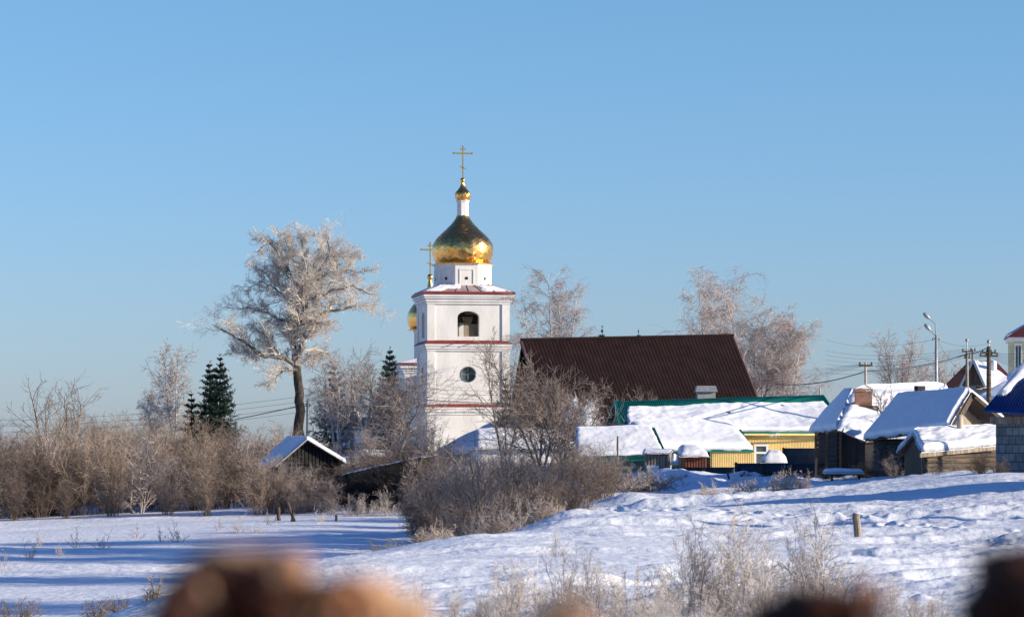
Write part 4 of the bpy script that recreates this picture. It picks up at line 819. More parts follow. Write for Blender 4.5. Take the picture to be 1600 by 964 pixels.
tree('birch', 'short weeping birch leaning close to the right side of the bell tower', 845, 690, 462, 240, 3.0, 1, seed=4, n=(18, 8, 5), r0=.11, lean=-1.3)
tree('birch', 'tall frosted birch crown over the right end of the brown barn ridge', 1110, 690, 446, 232, 5.0, 2, seed=7, n=(18, 9, 6), r0=.18)
tree('birch', 'wide drooping frosted birch right of the brown barn roof', 1180, 690, 462, 228, 6.0, 3, seed=8, n=(20, 9, 6), r0=.18, droop=-.14)
tree('birch', 'lower weeping birch at the far right of the barn, drooping toward the wires', 1232, 690, 505, 226, 4.2, 2, seed=9, n=(16, 8, 6), r0=.13, droop=-.16)
tree('distant_tree', 'hazy upright bare tree left of the street lamp', 1405, 680, 533, 262, 3.6, 3, 'birchtwig', 'barkfrost', .05, 12, (20, 8, 6), ang=28)
tree('distant_tree', 'hazy low bare tree just right of the street lamp', 1473, 680, 568, 262, 3.2, 3, 'birchtwig', 'barkfrost', .05, 13, (18, 8, 5), ang=32)
tree('distant_tree', 'small hazy bare tree far behind between brick chimney and lamp', 1435, 680, 570, 270, 2.6, 2, 'birchtwig', 'barkfrost', .05, 14, (16, 8, 5), ang=32)
tree('young_birch', 'pale frosted birch standing left of the dark spruces', 271, 720, 547, 216, 2.6, 2, seed=15, n=(26, 8, 6), ang=38, r0=.09, droop=-.08)
tree('young_birch', 'lower pale birch at the left foot of the frosted birch', 240, 720, 615, 214, 2.2, 2, seed=16, n=(18, 8, 5), ang=38, r0=.07, droop=-.08)
tree('white_limbed_birch', 'birch with bent white limbs in front of the shaded spruce', 527, 720, 575, 206, 3.6, 3, 'birchtwig', 'birch', -.12, 17, (12, 7, 5), ang=48, r0=.12)
tree('bare_tree', 'frosted bare tree with pale limbs left of the church wing', 575, 720, 568, 205, 4.2, 3, 'greytwig', 'birch', -.02, 18, (16, 8, 6), ang=46, r0=.13)
tree('bare_tree', 'dense grey twigged tree in front of the church wing', 622, 720, 592, 200, 4.2, 4, 'greytwig', 'barkfrost', -.01, 19, (20, 9, 6), ang=44, r0=.12)
tree('bare_tree', 'bare fine twigged tree in front of the tower right corner', 790, 770, 553, 176, 3.4, 3, 'greytwig', 'stem', .06, 20, (14, 7, 5), ang=36, r0=.08)
tree('bare_tree', 'dense brown tree before the left end of the brown barn roof', 845, 760, 562, 172, 4.0, 5, 'greytwig', 'stem', .03, 21, (22, 9, 6), ang=40, r0=.09)
tree('bare_tree', 'spreading brown tree at right of the dense tree by the barn', 880, 760, 600, 168, 3.2, 4, 'greytwig', 'stem', .03, 22, (18, 8, 6), ang=44, r0=.08)
tree('bare_tree', 'gaunt bare tree standing above the thicket at far left', 75, 760, 607, 190, 3.8, 3, 'greytwig', 'stem', .02, 23, (13, 6, 4), ang=48, r0=.11)
tree('bare_tree', 'forked bare tree beside the gaunt tree at far left', 108, 760, 612, 192, 3.4, 2, 'greytwig', 'stem', .05, 24, (13, 6, 5), ang=36, r0=.10)
tree('small_bare_tree', 'thin bare sapling in front of the log house snow roof', 1392, 705, 608, 139.5, 1.3, 5, 'birchtwig', 'barkfrost', .08, 25, (9, 5, 3), ang=30, r0=.018, tw=.005)

def spruce(label, px, ybase, ytop, d, rad, mt='needle', seed=1, group=None, bare=0):
    r = np.random.default_rng(seed); o = P(px, ybase, d); H = (ybase - ytop) * d / F; t = thing('spruce', label, 'spruce', o, group)
    m = MB(); m.tube([o - np.array((0, 0, bare + .01)), o + np.array((0, 0, H * .5)), o + np.array((0, 0, H))], [H * .02, H * .012, .015], 7); m.build('trunk', 'bark', t)
    n = int(30 * H); u = np.sort(r.random(n)) ** .85 * .985; z = H * (.04 + .95 * u); whorl = np.round(z / .42) * .42; z = z * .35 + whorl * .65
    Ln = rad * (1 - z / H) ** .85 * np.clip(r.normal(1, .16, n), .55, 1.5) * (.82 + .3 * (np.sin(z * 7.0) * .5 + .5)) + .05; a = r.random(n) * 2 * math.pi
    dirs = np.stack([np.cos(a), np.sin(a), np.full(n, -.10) + .55 * (z / H) ** 2], -1); S = 6; tt = np.linspace(0, 1, S + 1)
    Pn = (o + np.stack([z * 0, z * 0, z], -1))[:, None] + dirs[:, None] * (Ln[:, None] * tt[None])[..., None]; Pn[:, :, 2] += (-.32 * Ln[:, None] * tt[None] * (1 - tt[None]) * 2 + .12 * Ln[:, None] * tt[None] ** 2) * .8
    R = np.maximum(.028 * (1 - .7 * tt)[None] * np.ones((n, 1)), .008)
    a1 = spawn(Pn, R, 12, 55, 12, .26, 2, -.16, .1, .6, .12, 1, .3, .02, r); a2 = spawn(*a1, 4, 50, 15, .55, 2, -.16, .1, .9, .1, 1, .2, .02, r)
    a1 = (a1[0], a1[1] * 1.5); V, Q = join([(Pn, R), a1, a2], [4, 3, 3]); mesh_np('needles', V, [Q], mt, t)
spruce('tallest dark spruce left of the frosted oak', 344, 715, 553, 212, 1.95, seed=1)
spruce('dark spruce touching the left side of the tallest spruce', 328, 715, 562, 214, 1.7, seed=2)
spruce('small dark spruce left of the spruce pair', 299, 715, 611, 214, 1.15, seed=3)
spruce('frost dusted spruce behind the white limbed birch', 522, 720, 568, 212, 1.9, 'needlefrost', seed=4)
spruce('slender spruce top left of the church wing', 609, 720, 541, 214, 1.9, seed=5)
spruce('spruce tip peeping over the barn roof by the left birch', 941, 690, 508, 232, 1.1, 'needlefrost', seed=6)
spruce('smallest spruce tip above the middle of the barn ridge', 998, 690, 513, 232, .8, 'needlefrost', seed=7)
spruce('dark spruce at the right side of the barn behind the bush', 790, 720, 585, 196, .9, 'needlefrost', seed=8)

for k_, (x_, d_, w_) in enumerate(((27, 70, 'nearest'), (29, 84, 'second'), (28, 97, 'third'), (27, 105, 'fourth'), (30, 113, 'farthest'))):  # unseen spruces added with raised crowns, so their shade falls on the valley
    px_ = 800 + x_ * F / d_; spruce('unseen tall spruce added beyond the right edge to shade the valley, ' + w_ + ' of five', px_, 690 - 6.8 * F / d_, 690 - 15 * F / d_, d_, 4.2, 'needle', 30 + k_, 'unseen spruces added for shade', bare=8.8)
# shrubs: each kind is built once, then copied
def make_shrub(name, H, spread, stems, n, mt, ms='stem', seed=1, tw=.008, up=.06, cat='shrub', label='', loc=(0, 0, -500), group=None, r0=.03, ang=34, nlev=3):
    r = np.random.default_rng(seed); loc = np.array(loc, float); t = thing(name, label, cat, loc, group); S = 7; tz = np.linspace(0, 1, S + 1); Ps = []
    for k in range(stems):
        a = r.random() * 2 * math.pi; rr = spread * r.random() ** .6; h = H * r.uniform(.35, 1) * (1 - .35 * (rr / spread) ** 2); q = np.zeros((S + 1, 3)); b = r.uniform(.05, .25) * spread
        q[:, 0] = math.cos(a) * (b + (rr - b) * tz ** 1.1) + r.normal(0, .02 * H, S + 1) * tz; q[:, 1] = math.sin(a) * (b + (rr - b) * tz ** 1.1) + r.normal(0, .02 * H, S + 1) * tz; q[:, 2] = h * tz - .1; Ps.append(q + loc)
    T = np.array(Ps); TR = (r0 * (1 - .75 * tz))[None] * r.uniform(.6, 1.2, (stems, 1))
    a = spawn(T, TR, n[0], ang, 15, .42, 5, up, .17, .5, .06, 1, .45, tw * 1.3, r); b = spawn(*a, n[1], 40, 16, .5, 4, up * .5, .22, .65, .1, 1, .3, tw, r)
    V, Q = join([(T, TR)], [5]); mesh_np('stems', V, [Q], ms, t, True)
    pr = [a, b]; ks = [3, 3]
    if nlev > 2: c = spawn(*b, n[2], 34, 16, .6, 2, up * .6, .16, .8, .1, 1, .3, tw * .85, r); pr.append(c); ks.append(3)
    V, Q = join(pr, ks); mesh_np('twigs', V, [Q], mt, t); return t
_used = {}
def put(proto, loc, rz, sc, label, group=None):
    if proto.name not in _used:
        _used[proto.name] = 1; o = proto; o.location = tuple(loc); o.rotation_euler = (0, 0, rz); o.scale = (sc,) * 3 if np.isscalar(sc) else tuple(sc); o['label'] = label
        if group: o['group'] = group
        return o
    return copy_tree(proto, loc, rz, sc, label, group)
LAB = 'bare frosted shrub, one of the crowd in the thicket on the left bank'; GRP = 'shrubs of the left thicket'
K = dict(tan=[make_shrub('thicket_shrub', 5, 2.3, 18, (10, 6, 4), 'tan', 'stem', 31 + k, .0085) for k in range(2)], grey=[make_shrub('thicket_shrub', 5, 2.2, 18, (10, 6, 4), 'greytwig', 'stem', 41 + k, .0085) for k in range(2)],
         brown=[make_shrub('thicket_shrub', 5, 2.4, 20, (10, 6, 4), 'browntwig', 'stem', 51 + k, .008) for k in range(2)],
         pale=[make_shrub('thicket_shrub', 5, 1.9, 9, (10, 6, 4), 'birchtwig', 'barkfrost', 61 + k, .008, .03, r0=.045) for k in range(2)],
         airy=[make_shrub('thicket_shrub', 5, 2.7, 13, (9, 5, 3), 'greytwig', 'stem', 66 + k, .010, .07, r0=.05, ang=30) for k in range(2)])
r = np.random.default_rng(5); 
rows = [(-25, 455, 156, 157, 22, 27), (-30, 450, 166, 168, 44, 26), (-30, 460, 178, 180, 48, 24)]
def topline(px): return np.interp(px, [-40, 20, 60, 110, 150, 200, 250, 300, 350, 400, 450, 500], [640, 655, 662, 652, 650, 650, 658, 665, 660, 655, 668, 690])
for (x0, x1, d0, d1, n, j) in [(-25, 400, 158, 162, 0, 17), (-30, 450, 168, 172, 0, 17), (-30, 460, 180, 186, 0, 17), (-30, 470, 196, 204, 0, 14)]:
    for k in range(j):
        px = x0 + (x1 - x0) * (k + r.random() * .7) / j; d = r.uniform(d0, d1); g = G(px, d); top = topline(px) + r.normal(0, 13) + (25 if d0 < 160 else 8); H = zy(top, d) - g[2]; sc = H / 5
        kd = 'brown' if (px < 110 and r.random() < .6) else r.choice(['tan', 'grey', 'pale', 'airy', 'tan', 'brown']); pr_ = K[kd][r.integers(2)]
        put(pr_, g, r.random() * 6.28, (sc * .95, sc * .95, sc), LAB, GRP)
for k in range(16):                            # the thicket goes on past the left edge
    px = -420 + 390 * (k + r.random()) / 16; g = G(px, r.uniform(160, 190)); sc = r.uniform(.75, 1.15)
    put(K[r.choice(['tan', 'grey', 'brown'])][r.integers(2)], g, r.random() * 6.28, (sc, sc, sc), LAB, GRP)
for k in range(34):                            # low dark brush under the tall shrubs
    px = -30 + 500 * (k + r.random()) / 34; g = G(px, r.uniform(158, 175)); sc = r.uniform(.32, .55)
    put(K['brown'][r.integers(2)], g, r.random() * 6.28, (sc * 1.3, sc * 1.3, sc * .9), 'low dark brush under the tall shrubs of the left thicket', 'low brush of the left thicket')
# shrubs that stand out singly
put(K['tan'][0], G(405, 152), 1., .62, 'tan shrub at the thicket edge behind the leaning posts')
for (px, d, y, kd, lb) in ((175, 154, 668, 'tan', 'golden tan shrub leaning left at the front of the thicket'), (322, 152, 690, 'tan', 'rounded tan shrub with a clear stem at the front of the thicket'), (262, 154, 705, 'grey', 'low grey shrub at the front edge of the thicket'), (105, 153, 735, 'brown', 'low brown bush at the snow edge of the thicket'), (20, 153, 725, 'brown', 'dark low bush at the left edge of the thicket')):
    g = G(px, d); H = zy(y, d) - g[2]; put(K[kd][0], g, px * .7, (H / 5 * .8, H / 5 * .8, H / 5), lb)
# middle thicket in front of the barn
MB_ = 'shrubs of the middle thicket'; ML = 'dark brown shrub, one of the crowd in the thicket below the tower'
for k, (px, d, y) in enumerate([(700, 108, 720), (735, 106, 668), (762, 104, 690), (790, 112, 680), (820, 118, 690), (850, 118, 705), (880, 120, 690), (915, 124, 688), (945, 128, 690), (965, 132, 715), (700, 130, 700), (740, 135, 690), (780, 140, 680), (830, 140, 690), (870, 142, 700), (910, 145, 695), (660, 122, 745), (900, 112, 735), (860, 108, 740), (830, 104, 750), (925, 134, 700), (955, 140, 705), (895, 150, 676), (918, 148, 690), (690, 116, 738), (715, 114, 715), (740, 116, 705), (765, 118, 700), (700, 124, 725), (725, 124, 705), (755, 126, 700), (680, 108, 755), (790, 124, 700), (675, 120, 742), (810, 128, 700)]):
    g = G(px, d, -.1); H = zy(y, d) - g[2]; kd = ('airy', 'brown', 'grey')[k % 3] if d > 112 else 'airy'; kd = 'brown' if y > 730 else kd; put(K[kd][k % 2], g, k * 1.3, (H / 5 * 1.0, H / 5 * 1.0, H / 5), ML if k != 1 else 'tallest brown bush with dark stems rooted in the gully at the foot of the slope', MB_ if k != 1 else None)
for k, (px, d, y) in enumerate([(545, 163, 712), (575, 164, 700), (605, 163, 708), (635, 162, 690), (655, 160, 680), (560, 150, 768), (600, 150, 772), (640, 148, 755), (520, 172, 700), (670, 150, 700), (645, 172, 650), (600, 180, 660), (675, 175, 660), (560, 185, 665), (500, 182, 690), (430, 153, 700), (452, 154, 722), (470, 152, 742), (484, 153, 728), (510, 152, 745)]):
    g = G(px, d, -.1); H = zy(y, d) - g[2]; put(K['brown' if k < 5 else 'grey'][k % 2], g, k * 2.1, (H / 5 * 1.1, H / 5 * 1.1, H / 5), 'bare bush, one of those around the shaded shed left of the tower', 'bushes around the shaded shed')
for k, (px, d, y, lb) in enumerate([(1400, 128, 712, 'bare bush in front of the dark log house'), (1440, 118, 728, 'bush at the left gable of the log shed'), (1385, 132, 700, 'grey bush between the two snow roofed houses'), (1490, 113, 714, 'brown bush before the log shed wall'), (1535, 101, 702, 'dense dark bush at the corner of the grey block house'), (1562, 100.5, 716, 'low dark bush below the grey block wall'), (1462, 112, 722, 'small bush before the left part of the log shed wall')]):
    g = G(px, d, -.05); H = zy(y, d) - g[2]; put(K['airy' if k not in (4, 5) else 'brown'][k % 2], g, k, (H / 5 * 1.5, H / 5 * 1.5, H / 5 * 1.15), lb)
for k, (px, d, y, lb) in enumerate([(925, 186, 628, 'bare twigs in front of the lower left of the barn roof'), (975, 184, 612, 'bare bush top behind the left end of the green ridge'), (1010, 186, 612, 'thin bush top behind the green ridge')]):
    g = G(px, d, -.05); H = zy(y, d) - g[2]; put(K['grey'][k % 2], g, k, (H / 5 * .6, H / 5 * .6, H / 5), lb)
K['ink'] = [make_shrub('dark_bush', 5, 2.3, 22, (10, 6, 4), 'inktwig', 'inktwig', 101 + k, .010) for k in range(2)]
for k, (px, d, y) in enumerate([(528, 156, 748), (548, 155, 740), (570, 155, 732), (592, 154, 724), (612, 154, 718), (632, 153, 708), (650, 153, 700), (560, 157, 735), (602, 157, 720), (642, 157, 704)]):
    g = G(px, d, -.1); H = zy(y, d) - g[2]; put(K['ink'][k % 2], g, k * 2.1, (H / 5 * 1.5, H / 5 * 1.5, H / 5), 'bush coloured blackish for shade in the dark bank between open hut and brown thicket', 'dark bushes of the shaded bank')
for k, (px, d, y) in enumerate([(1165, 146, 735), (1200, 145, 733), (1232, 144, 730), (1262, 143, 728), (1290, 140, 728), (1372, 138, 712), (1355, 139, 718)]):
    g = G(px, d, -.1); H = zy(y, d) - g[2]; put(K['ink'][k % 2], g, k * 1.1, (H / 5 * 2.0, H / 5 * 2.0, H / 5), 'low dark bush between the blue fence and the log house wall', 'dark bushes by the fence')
# snow laden little tree and frosted brush pile
t = make_shrub('snow_laden_bush', 3.0, 1.0, 16, (12, 8, 4), 'roofsnow', 'stem', 71, .022, .02, 'bush', 'small bush plastered white with snow beside the barn roof', P(905, 690, 181), None, .03); t.location = tuple(P(906, 693, 181))
t = make_shrub('brush_pile', 1.25, 2.2, 34, (9, 6, 4), 'weed', 'stem', 72, .011, -.03, 'brush pile', 'low pile of frosted cut branches in front of the outhouse', G(1005, 134), None, .025, 50); t.location = tuple(G(1005, 134)); t.scale = (.95, .95, .9)

# frosted shrubs and weeds on the near slope
wk = [make_shrub('frosted_shrub', 1.0, .45, 9, (7, 5, 3), 'weed', 'stem', 81 + k, .0024, .10, r0=.0055, ang=28) for k in range(3)]
tk = [make_shrub('tan_weed_clump', 1.0, .5, 26, (5, 4, 3), 'weedtan', 'weedtan', 91 + k, .0045, .08, r0=.008, ang=24) for k in range(2)]
wd_ = [make_shrub('weed_stalks', 1.0, .55, 5 + 2 * k, (6, 3), 'weedtan', 'weedtan', 97 + k, .006, .12, r0=.010, ang=24, nlev=2) for k in range(2)]
sk = make_shrub('frosted_sapling', 1.0, .42, 6, (8, 6, 4), 'weedtan', 'stem', 111, .0065, .05, r0=.022, ang=38)
lk = make_shrub('low_bush', 1.0, .8, 18, (7, 5, 3), 'greytwig', 'stem', 112, .006, .05, r0=.014, ang=34)
put(sk, G(236, 74), .3, 1.05, 'little frosted sapling standing alone on the snow at lower left')
for (px, d, s, lb) in ((150, 74, .55, 'low frosted bush on the snow left of the lone sapling'), (185, 76, .5, 'low dark bush between sapling and left bush'), (25, 73, .75, 'frosted weeds at the lower left corner of the snow')):
    put(lk, G(px, d), px, (s * 1.1, s * 1.1, s), lb)
for k, (px, d, s) in enumerate([(120, 118, .9), (160, 116, .8), (55, 120, .9), (278, 122, 1.0), (252, 124, .7), (45, 108, .8), (215, 128, .8), (370, 132, .9), (340, 134, .7), (95, 112, .6), (420, 138, .9), (500, 140, .8), (10, 100, .8), (400, 130, .6)]):
    put(wd_[k % 2], G(px, d), k, (s * 1.2, s * 1.2, s * 1.1), 'dry weed stalks standing in the flat snow on the left', 'dry weeds on the flat snow')
for k, (px, d, s) in enumerate([(595, 78, .8), (570, 80, .7), (620, 76, .55), (545, 80, .5), (660, 70, .5), (690, 72, .7)]):
    put(tk[k % 2], G(px, d), k, (s * 1.5, s * 1.5, s), 'tan weed clump in the gully left of the slope edge', 'weed clumps along the gully')
for k, (px, d, s) in enumerate([(735, 76, .7), (760, 78, .8), (785, 78, .9), (815, 80, .95), (845, 82, .8), (870, 84, .7), (700, 76, .6), (930, 100, .5)]):
    put(tk[k % 2] if k % 3 else wk[1], G(px, d), k, (s * 1.2, s * 1.2, s), 'frosted weed clump on the crest below the brown bush', 'weed clumps along the slope crest')
for k, (px, d, s) in enumerate([(1105, 104, 1.0), (1120, 103, .8), (1165, 106, 1.25), (1180, 108, .9), (1215, 110, 1.2), (1235, 108, 1.25), (1252, 110, 1.0), (1150, 112, .7), (1085, 112, .7), (1320, 118, .6)]):
    put(tk[k % 2], G(px, d), k, (s * 1.1, s * 1.1, s), 'tall tan weed clump in front of the blue plank fence', 'weed clumps before the fence')
# tall hogweeds beyond the snow flat
for k, (px, d, y) in enumerate([(553, 146, 763), (605, 146, 763), (520, 147, 775), (575, 146, 775), (630, 144, 778), (585, 147, 780), (540, 146, 785)]):
    g = G(px, d); H = zy(y, d) - g[2]; put(wk[k % 3], g, k, (H * 1.3, H * 1.3, H), 'frosted stalk before the dark shed', 'frosted stalks before the dark shed')

def scatter(name, protos, items, m, kind='stuff'):
    V = []; Q = []; MI = []; n = 0
    src = []
    for p in protos:
        vs = []; qs = []; c = 0
        for ch in p.children:
            me = ch.data; v = np.empty(len(me.vertices) * 3, np.float32); me.vertices.foreach_get('co', v); q = np.empty(len(me.loops), np.int32); me.loops.foreach_get('vertex_index', q); vs.append(v.reshape(-1, 3)); qs.append(q.reshape(-1, 4) + c); c += len(v) // 3
        src.append((np.concatenate(vs), np.concatenate(qs), np.concatenate([np.full(len(a_), 1 if ch.name.startswith('stems') else 0) for a_, ch in zip(qs, p.children)])))
    for (k, loc, rz, s) in items:
        v, q, mi = src[k]; MI.append(mi); c_, s_ = math.cos(rz), math.sin(rz); sx, sz = s
        x = (v[:, 0] * c_ - v[:, 1] * s_) * sx + loc[0]; y = (v[:, 0] * s_ + v[:, 1] * c_) * sx + loc[1]; V.append(np.stack([x, y, v[:, 2] * sz + loc[2]], -1)); Q.append(q + n); n += len(v)
    o = mesh_np(name, np.concatenate(V), [np.concatenate(Q)], m); o['kind'] = kind; o.data.materials.append(M['stem']); o.data.polygons.foreach_set('material_index', np.concatenate(MI).astype(np.int32)); return o
items = []; r = np.random.default_rng(77)
for (px, d, H, n) in [(740, 35, .55, 1), (780, 34, .8, 2), (820, 36, .9, 3), (860, 35, .8, 3), (900, 37, 1.0, 3), (940, 37, .95, 3), (985, 36, .95, 3), (1030, 37, 1.0, 3), (1065, 38, 1.2, 3), (1100, 37, 1.25, 4), (1140, 38, 1.2, 3), (1175, 37, 1.05, 3), (1215, 37, 1.1, 3), (1250, 38, 1.3, 4), (1285, 38, 1.2, 3), (1320, 38, .8, 2), (1345, 37, .55, 2), (1395, 36, .45, 2), (1430, 36, .4, 2), (1470, 37, .35, 1), (670, 34, .5, 1), (715, 33, .35, 2)]:
    for k in range(max(1, n - 1)):
        p = px + r.normal(0, 18); dd = d + r.normal(0, 2.2); g = G(p, dd); h = H * r.uniform(.6, 1.2); items.append((r.integers(3), g, r.random() * 6.28, (h * .95, h)))
for k in range(60):                            # grassy frost between the shrubs
    p = r.uniform(700, 1480); dd = r.uniform(30, 42); h = r.uniform(.22, .5); items.append((r.integers(3), G(p, dd), r.random() * 6.28, (h * 1.5, h)))
sw = scatter('frosted_undergrowth', wk, items, 'weed'); sw['label'] = 'tangle of frosted dry shrubs and stalks across the near slope'; sw['category'] = 'undergrowth'
# standing single stems in front
put(wk[0], G(652, 37), 1, (.35, .35, .75), 'lone frosted stalk on the near slope left of the undergrowth')
put(wk[2], G(870, 56), 1, (.5, .5, .55), 'thin stalk on the slope above the undergrowth')

# ------------------------------------------------------------ posts, poles, lamp, wires
def post(label, px, d, ytop, r_, lean=(0, 0), mt='greywood', name='wooden_post', extra=None):
    g = G(px, d); h = zy(ytop, d) - g[2]; t = thing(name, label, 'post', g); m = MB(); rr = np.random.default_rng(int(px)); n = 9
    pts = [g + np.array((lean[0] * i / n + rr.normal(0, r_ * .08), lean[1] * i / n, -.25 + (h + .25) * i / n)) for i in range(n + 1)]; m.tube(pts, [r_ * (1 + rr.normal(0, .06)) for _ in pts], 10); m.build('shaft', mt, t)
    return t
post('short weathered post standing alone in the snow on the right slope', 1342, 66, 802, .085, (-.06, 0))
post('dark upright post left of the leaning post on the snow flat', 436, 143, 792, .10, (-.05, 0), 'darkwood')
post('tiny stake sticking out of the snow flat in front of the dark shed', 526, 141, 804, .06, (-.02, 0), 'darkwood')
t = post('leaning post propped with a short strut beside the dark upright post', 463, 141, 786, .085, (-.42, 0), 'darkwood')
m = MB(); g = G(455, 141); m.tube([g + np.array((0, -.1, -.1)), g + np.array((.10, -.02, .5))], .045, 7); m.build('strut', 'darkwood', t)
post('thin stake at the left side of the dark upright post', 431, 142.6, 808, .05, (0, 0), 'greywood')
post('grey stake rising from the shrubs in front of the snow roofed shed', 965, 151, 681, .05, (0, 0), 'greywood')
post('bent stick poking from the snow below the blue fence', 1143, 141, 738, .05, (-.2, 0), 'darkwood')

def bench():
    t = thing('snowed_bench', 'snow covered plank lying on stakes below the dark log house', 'bench', G(1320, 132)); g = G(1322, 132); f = Fr(g, 3); H = zy(739, 132) - g[2]
    m = MB(); m.box(f, -.95, .75, -.2, .25, H - .1, H); m.build('plank', 'darkwood', t)
    for x in (-.7, .55): m = MB(); m.box(f, x, x + .09, -.1, 0, -.4, H - .1); m.build('leg', 'darkwood', t)
    snow_patch([f(-1, -.25, H), f(.8, -.25, H), f(.8, .3, H + .02), f(-1, .3, H + .02)], .2, 4, 30, 8, .2, .2).build('snow', 'roofsnow', t, True)
bench()

def pole(label, px, d, ytop, r0, arms, mt='concrete', name='utility_pole', mast=None, ybot=None):
    g = P(px, HZ, d); g[2] = float(base_z(g[0], d)); s = d / F; t = thing(name, label, 'utility pole', g, 'utility poles'); c = g.copy(); c[2] = 0; z = lambda y: (690 - y) * s
    m = MB(); m.lathe(c, [(r0 * 1.25, g[2] - .5), (r0, z(ytop) * .6), (r0 * .8, z(ytop))], 10, .3); m.build('shaft', mt, t, True)
    for (y, hw) in arms:
        m = MB(); m.box(Fr(c, 10), -hw, hw, -.09, .06, z(y) - .05, z(y) + .05); a = m.build('crossarm', 'darkwood', t); m = MB()
        for x in np.linspace(-hw + .05, hw - .05, 4 if hw > .4 else 2): m.lathe(Fr(c, 10)(x, -.02, z(y) + .05), [(.02, 0), (.05, .05), (.055, .10), (.03, .15)], 8)
        m.build('insulators', 'bell', a)
    if mast: m = MB(); m.tube([c + np.array((0, 0, z(ytop))), c + np.array((0, 0, z(mast)))], .035, 6); m.lathe(c + np.array((0, 0, z(mast))), [(.03, -.1), (.12, -.05), (.12, .08), (.04, .12)], 8); m.build('top_mast', 'galv', t)
pole('thick brown utility pole with two crossarms before the red roof', 1545, 178, 541, .15, [(551, .45), (556, .58)], 'logwood', mast=534)
pole('utility pole with a thin mast on top left of the thick brown pole', 1511, 196, 549, .12, [(549, .35), (559, .2)], mast=532)
pole('short pole just right of the masted pole', 1520, 214, 546, .12, [(548, .2)])
pole('tan pole with one crossarm rising behind the brick chimney', 1352.5, 168, 566, .085, [(571, .4)], 'pipe')
pole('tiny pole top between green ridge and brick chimney', 1281, 200, 605, .07, [], 'pipe')
pole('grey pole with a crossarm between frosted trees left of the church', 550, 208, 588, .13, [(598, .35)])
pole('plain distant pole just right of the oak trunk', 481, 236, 622, .13, [(634, .2)], 'galv')
pole('frosted short pole among distant wires left of the masted pole', 1500, 230, 584, .08, [(586, .55)], 'galv')
def lamp():
    d = 172; g = P(1463, HZ, d); g[2] = -.8; s = d / F; c = g.copy(); c[2] = 0; z = lambda y: (690 - y) * s; t = thing('street_lamp', 'tall grey street lamp with two lamp heads on bent arms', 'street lamp', g)
    m = MB(); m.lathe(c, [(.13, -1.5), (.10, z(600)), (.075, z(524))], 10); m.build('pole', 'galv', t, True)
    q = lambda px, y: P(px, y, d)
    for k, pts in enumerate([[(1462.5, 526), (1461.5, 506), (1452.5, 498)], [(1462, 525), (1459, 522), (1453.5, 516)]]):
        m = MB(); m.tube(resamp([q(*p) for p in pts], 8), .035, 7); a = m.build('arm', 'galv', t); h = MB(); e = q(*pts[-1]); dd = nrm(e - q(*pts[-2]))
        P0 = [e + dd * x for x in (-.05, .1, .25, .42, .5)]; h.tube(P0, [.05, .1, .13, .11, .03], 10); h.build('lamp_head', 'galv', a, True)
    m = MB(); m.box(Fr(c), -.2, .2, -.04, .04, z(530), z(528)); m.lathe(c + np.array((-.2, 0, z(531))), [(.03, -.05), (.06, .05), (.03, .12)], 8); m.lathe(c + np.array((.2, 0, z(531))), [(.03, -.05), (.06, .05), (.03, .12)], 8); m.build('bracket', 'galv', t)
lamp()
def wire(a, b, sag, r_=.012, label='thin overhead wire, one of the bundle strung across the sky'):
    t = np.linspace(0, 1, 25)[:, None]; p = a * (1 - t) + b * t; p[:, 2] -= (4 * t * (1 - t))[:, 0] * sag; m = MB(); m.tube(p, r_, 4); o = m.build('overhead_wire', 'wire', None, loc=p[0]); tag(o, label, 'wire', 'overhead wires')
wire(P(1211, 600, 186), P(1352, 580, 168), .3, .03); wire(P(1352, 580, 168), P(1511, 553, 196), .25, .035); wire(P(1511, 553, 196), P(1545, 542, 178), .1, .035)
for k in range(6):
    wire(P(1344 + k * 3.2, 569, 168), P(1000, 585 + k * 11, 240), .4, .006); wire(P(1290, 548 + k * 7, 300), P(1511, 545 + k * 2.6, 196), .5, .010)
    wire(P(1511, 545 + k * 2.6, 196), P(1545 + k, 548 + k * 1.4, 178), .12, .010); wire(P(1545, 548 + k * 1.6, 178), P(1640, 542 + k * 7, 150), .3, .010)
wire(P(1463, 528, 172), P(1511, 575, 196), .6, .010); wire(P(1290, 530, 320), P(1463, 530, 172), .6, .008); wire(P(1463, 530, 172), P(1545, 536, 178), .3, .008)
for k, y in enumerate((589, 597, 602, 611)):
    wire(P(-150, 655 + k * 10, 300), P(481, 618 + k * 8, 236), .8, .012); wire(P(481, 618 + k * 8, 236), P(550, 594 + k * 5, 208), .2, .012); wire(P(550, 594 + k * 5, 208), P(960, 590 + k * 9, 236), .9, .012)
wire(P(-150, 720, 280), P(468, 634, 236), .8, .035); wire(P(550, 612, 208), P(960, 622, 236), .6, .03)

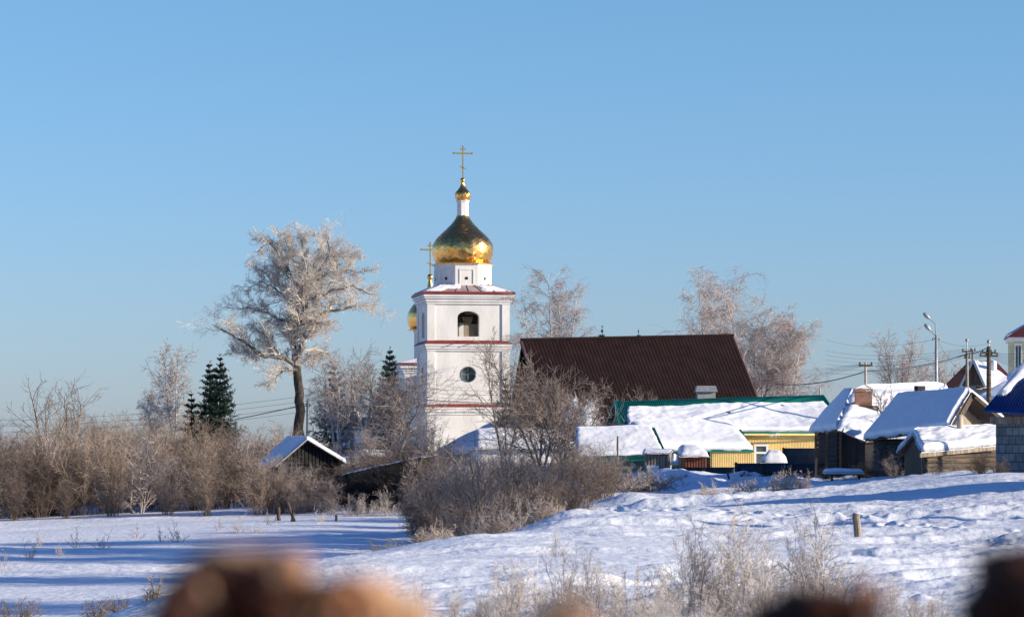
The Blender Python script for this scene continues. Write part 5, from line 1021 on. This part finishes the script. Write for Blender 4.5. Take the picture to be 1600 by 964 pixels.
# ------------------------------------------------------------ broken bricks on the wall top right in front of the camera
def rubble(label, px, ytop, d, w, h, mt, seed, dep=.09, sub=4, name='broken_brick'):
    r = np.random.default_rng(seed); import bmesh
    bm = bmesh.new(); bmesh.ops.create_icosphere(bm, subdivisions=5, radius=1); V = np.array([v.co[:] for v in bm.verts])
    Vb = np.sign(V) * np.abs(V) ** .72; o = r.random(3) * 50
    n = fbm(V[:, 0] * 1.3 + o[0] + V[:, 2] * .7, V[:, 1] * 1.3 + o[1] + V[:, 2], 4, seed) * .55; Vb = Vb * (1 + n[:, None]); n2 = fbm(V[:, 0] * 6 + V[:, 2] * 5, V[:, 1] * 6 + o[2], 3, seed + 3) * .22; Vb = Vb * (1 + n2[:, None])
    Vb /= np.abs(Vb).max(0); c = P(px, 0, d); zt = zy(ytop, d); s = d / F
    V = np.stack([Vb[:, 0] * w * s / 2 + c[0], Vb[:, 1] * dep + d, Vb[:, 2] * h / 2 + zt - h / 2], -1)
    f = np.array([[v.index for v in q.verts] for q in bm.faces]); bm.free(); lo = np.array((c[0], d, V[:, 2].min())); ob = mesh_np(name, V, [f], mt, None, True, loc=lo); tag(ob, label, 'broken brick', 'broken bricks on the wall top'); return ob
wd = 1.25
wz = zy(1010, wd)
rubble('biggest dark blurred broken brick with orange top, left on the wall', 372, 838, wd, 250, wd * 240 / F, 'chunkdark', 5)
rubble('reddish orange lump leaning on top of the big dark brick', 405, 846, wd + .05, 130, wd * 200 / F, 'chunk', 6, .04)
rubble('tan blurred broken brick right of the big dark one', 540, 882, wd + .03, 240, wd * 200 / F, 'chunktan', 7)
rubble('small tan fragment alone in the bottom middle', 885, 925, wd, 110, wd * 150 / F, 'chunktan', 8, .04)
rubble('low dark brick with an orange end at lower right', 1262, 912, wd + .03, 190, wd * 150 / F, 'chunkdark', 9)
rubble('orange lump at the right end of the low dark brick', 1345, 905, wd, 85, wd * 150 / F, 'chunk', 10, .04)
rubble('dark brown broken brick cut by the right edge', 1615, 850, wd, 225, wd * 240 / F, 'chunkdark', 11)
def brick_wall():
    t = thing('brick_wall', 'old brick wall running just below the bottom edge of the view', 'wall', (0, wd + .1, -1.7)); m = MB(); x = -.7
    r = np.random.default_rng(3)
    m.box(W0, -.7, .7, wd - .12, wd + .13, -1.75, wz - .072); m.build('masonry', 'brick', t)
    m = MB()
    while x < .62:
        h = r.uniform(-.006, .0); m.box(W0, x, x + .115, wd - .115, wd + .005, wz - .068, wz + h); m.box(W0, x, x + .115, wd + .015, wd + .128, wz - .068, wz + h - .003); x += .126
    m.build('top_course', 'brick', t)
rubble('tan piece standing for the lit rim along the top of the big dark brick', 385, 852, wd + .03, 190, wd * 60 / F, 'chunktan', 24, .03)  # tan piece added as the light along the top of the brick
rubble('small tan crumb on top of the big dark brick', 452, 860, wd - .05, 80, wd * 60 / F, 'chunktan', 21, .02)
rubble('orange crumb at the left shoulder of the big dark brick', 312, 878, wd - .05, 80, wd * 80 / F, 'chunk', 22, .02)
rubble('pale crumb at the right end of the tan brick', 632, 918, wd, 90, wd * 140 / F, 'chunktan', 23, .02)
brick_wall()
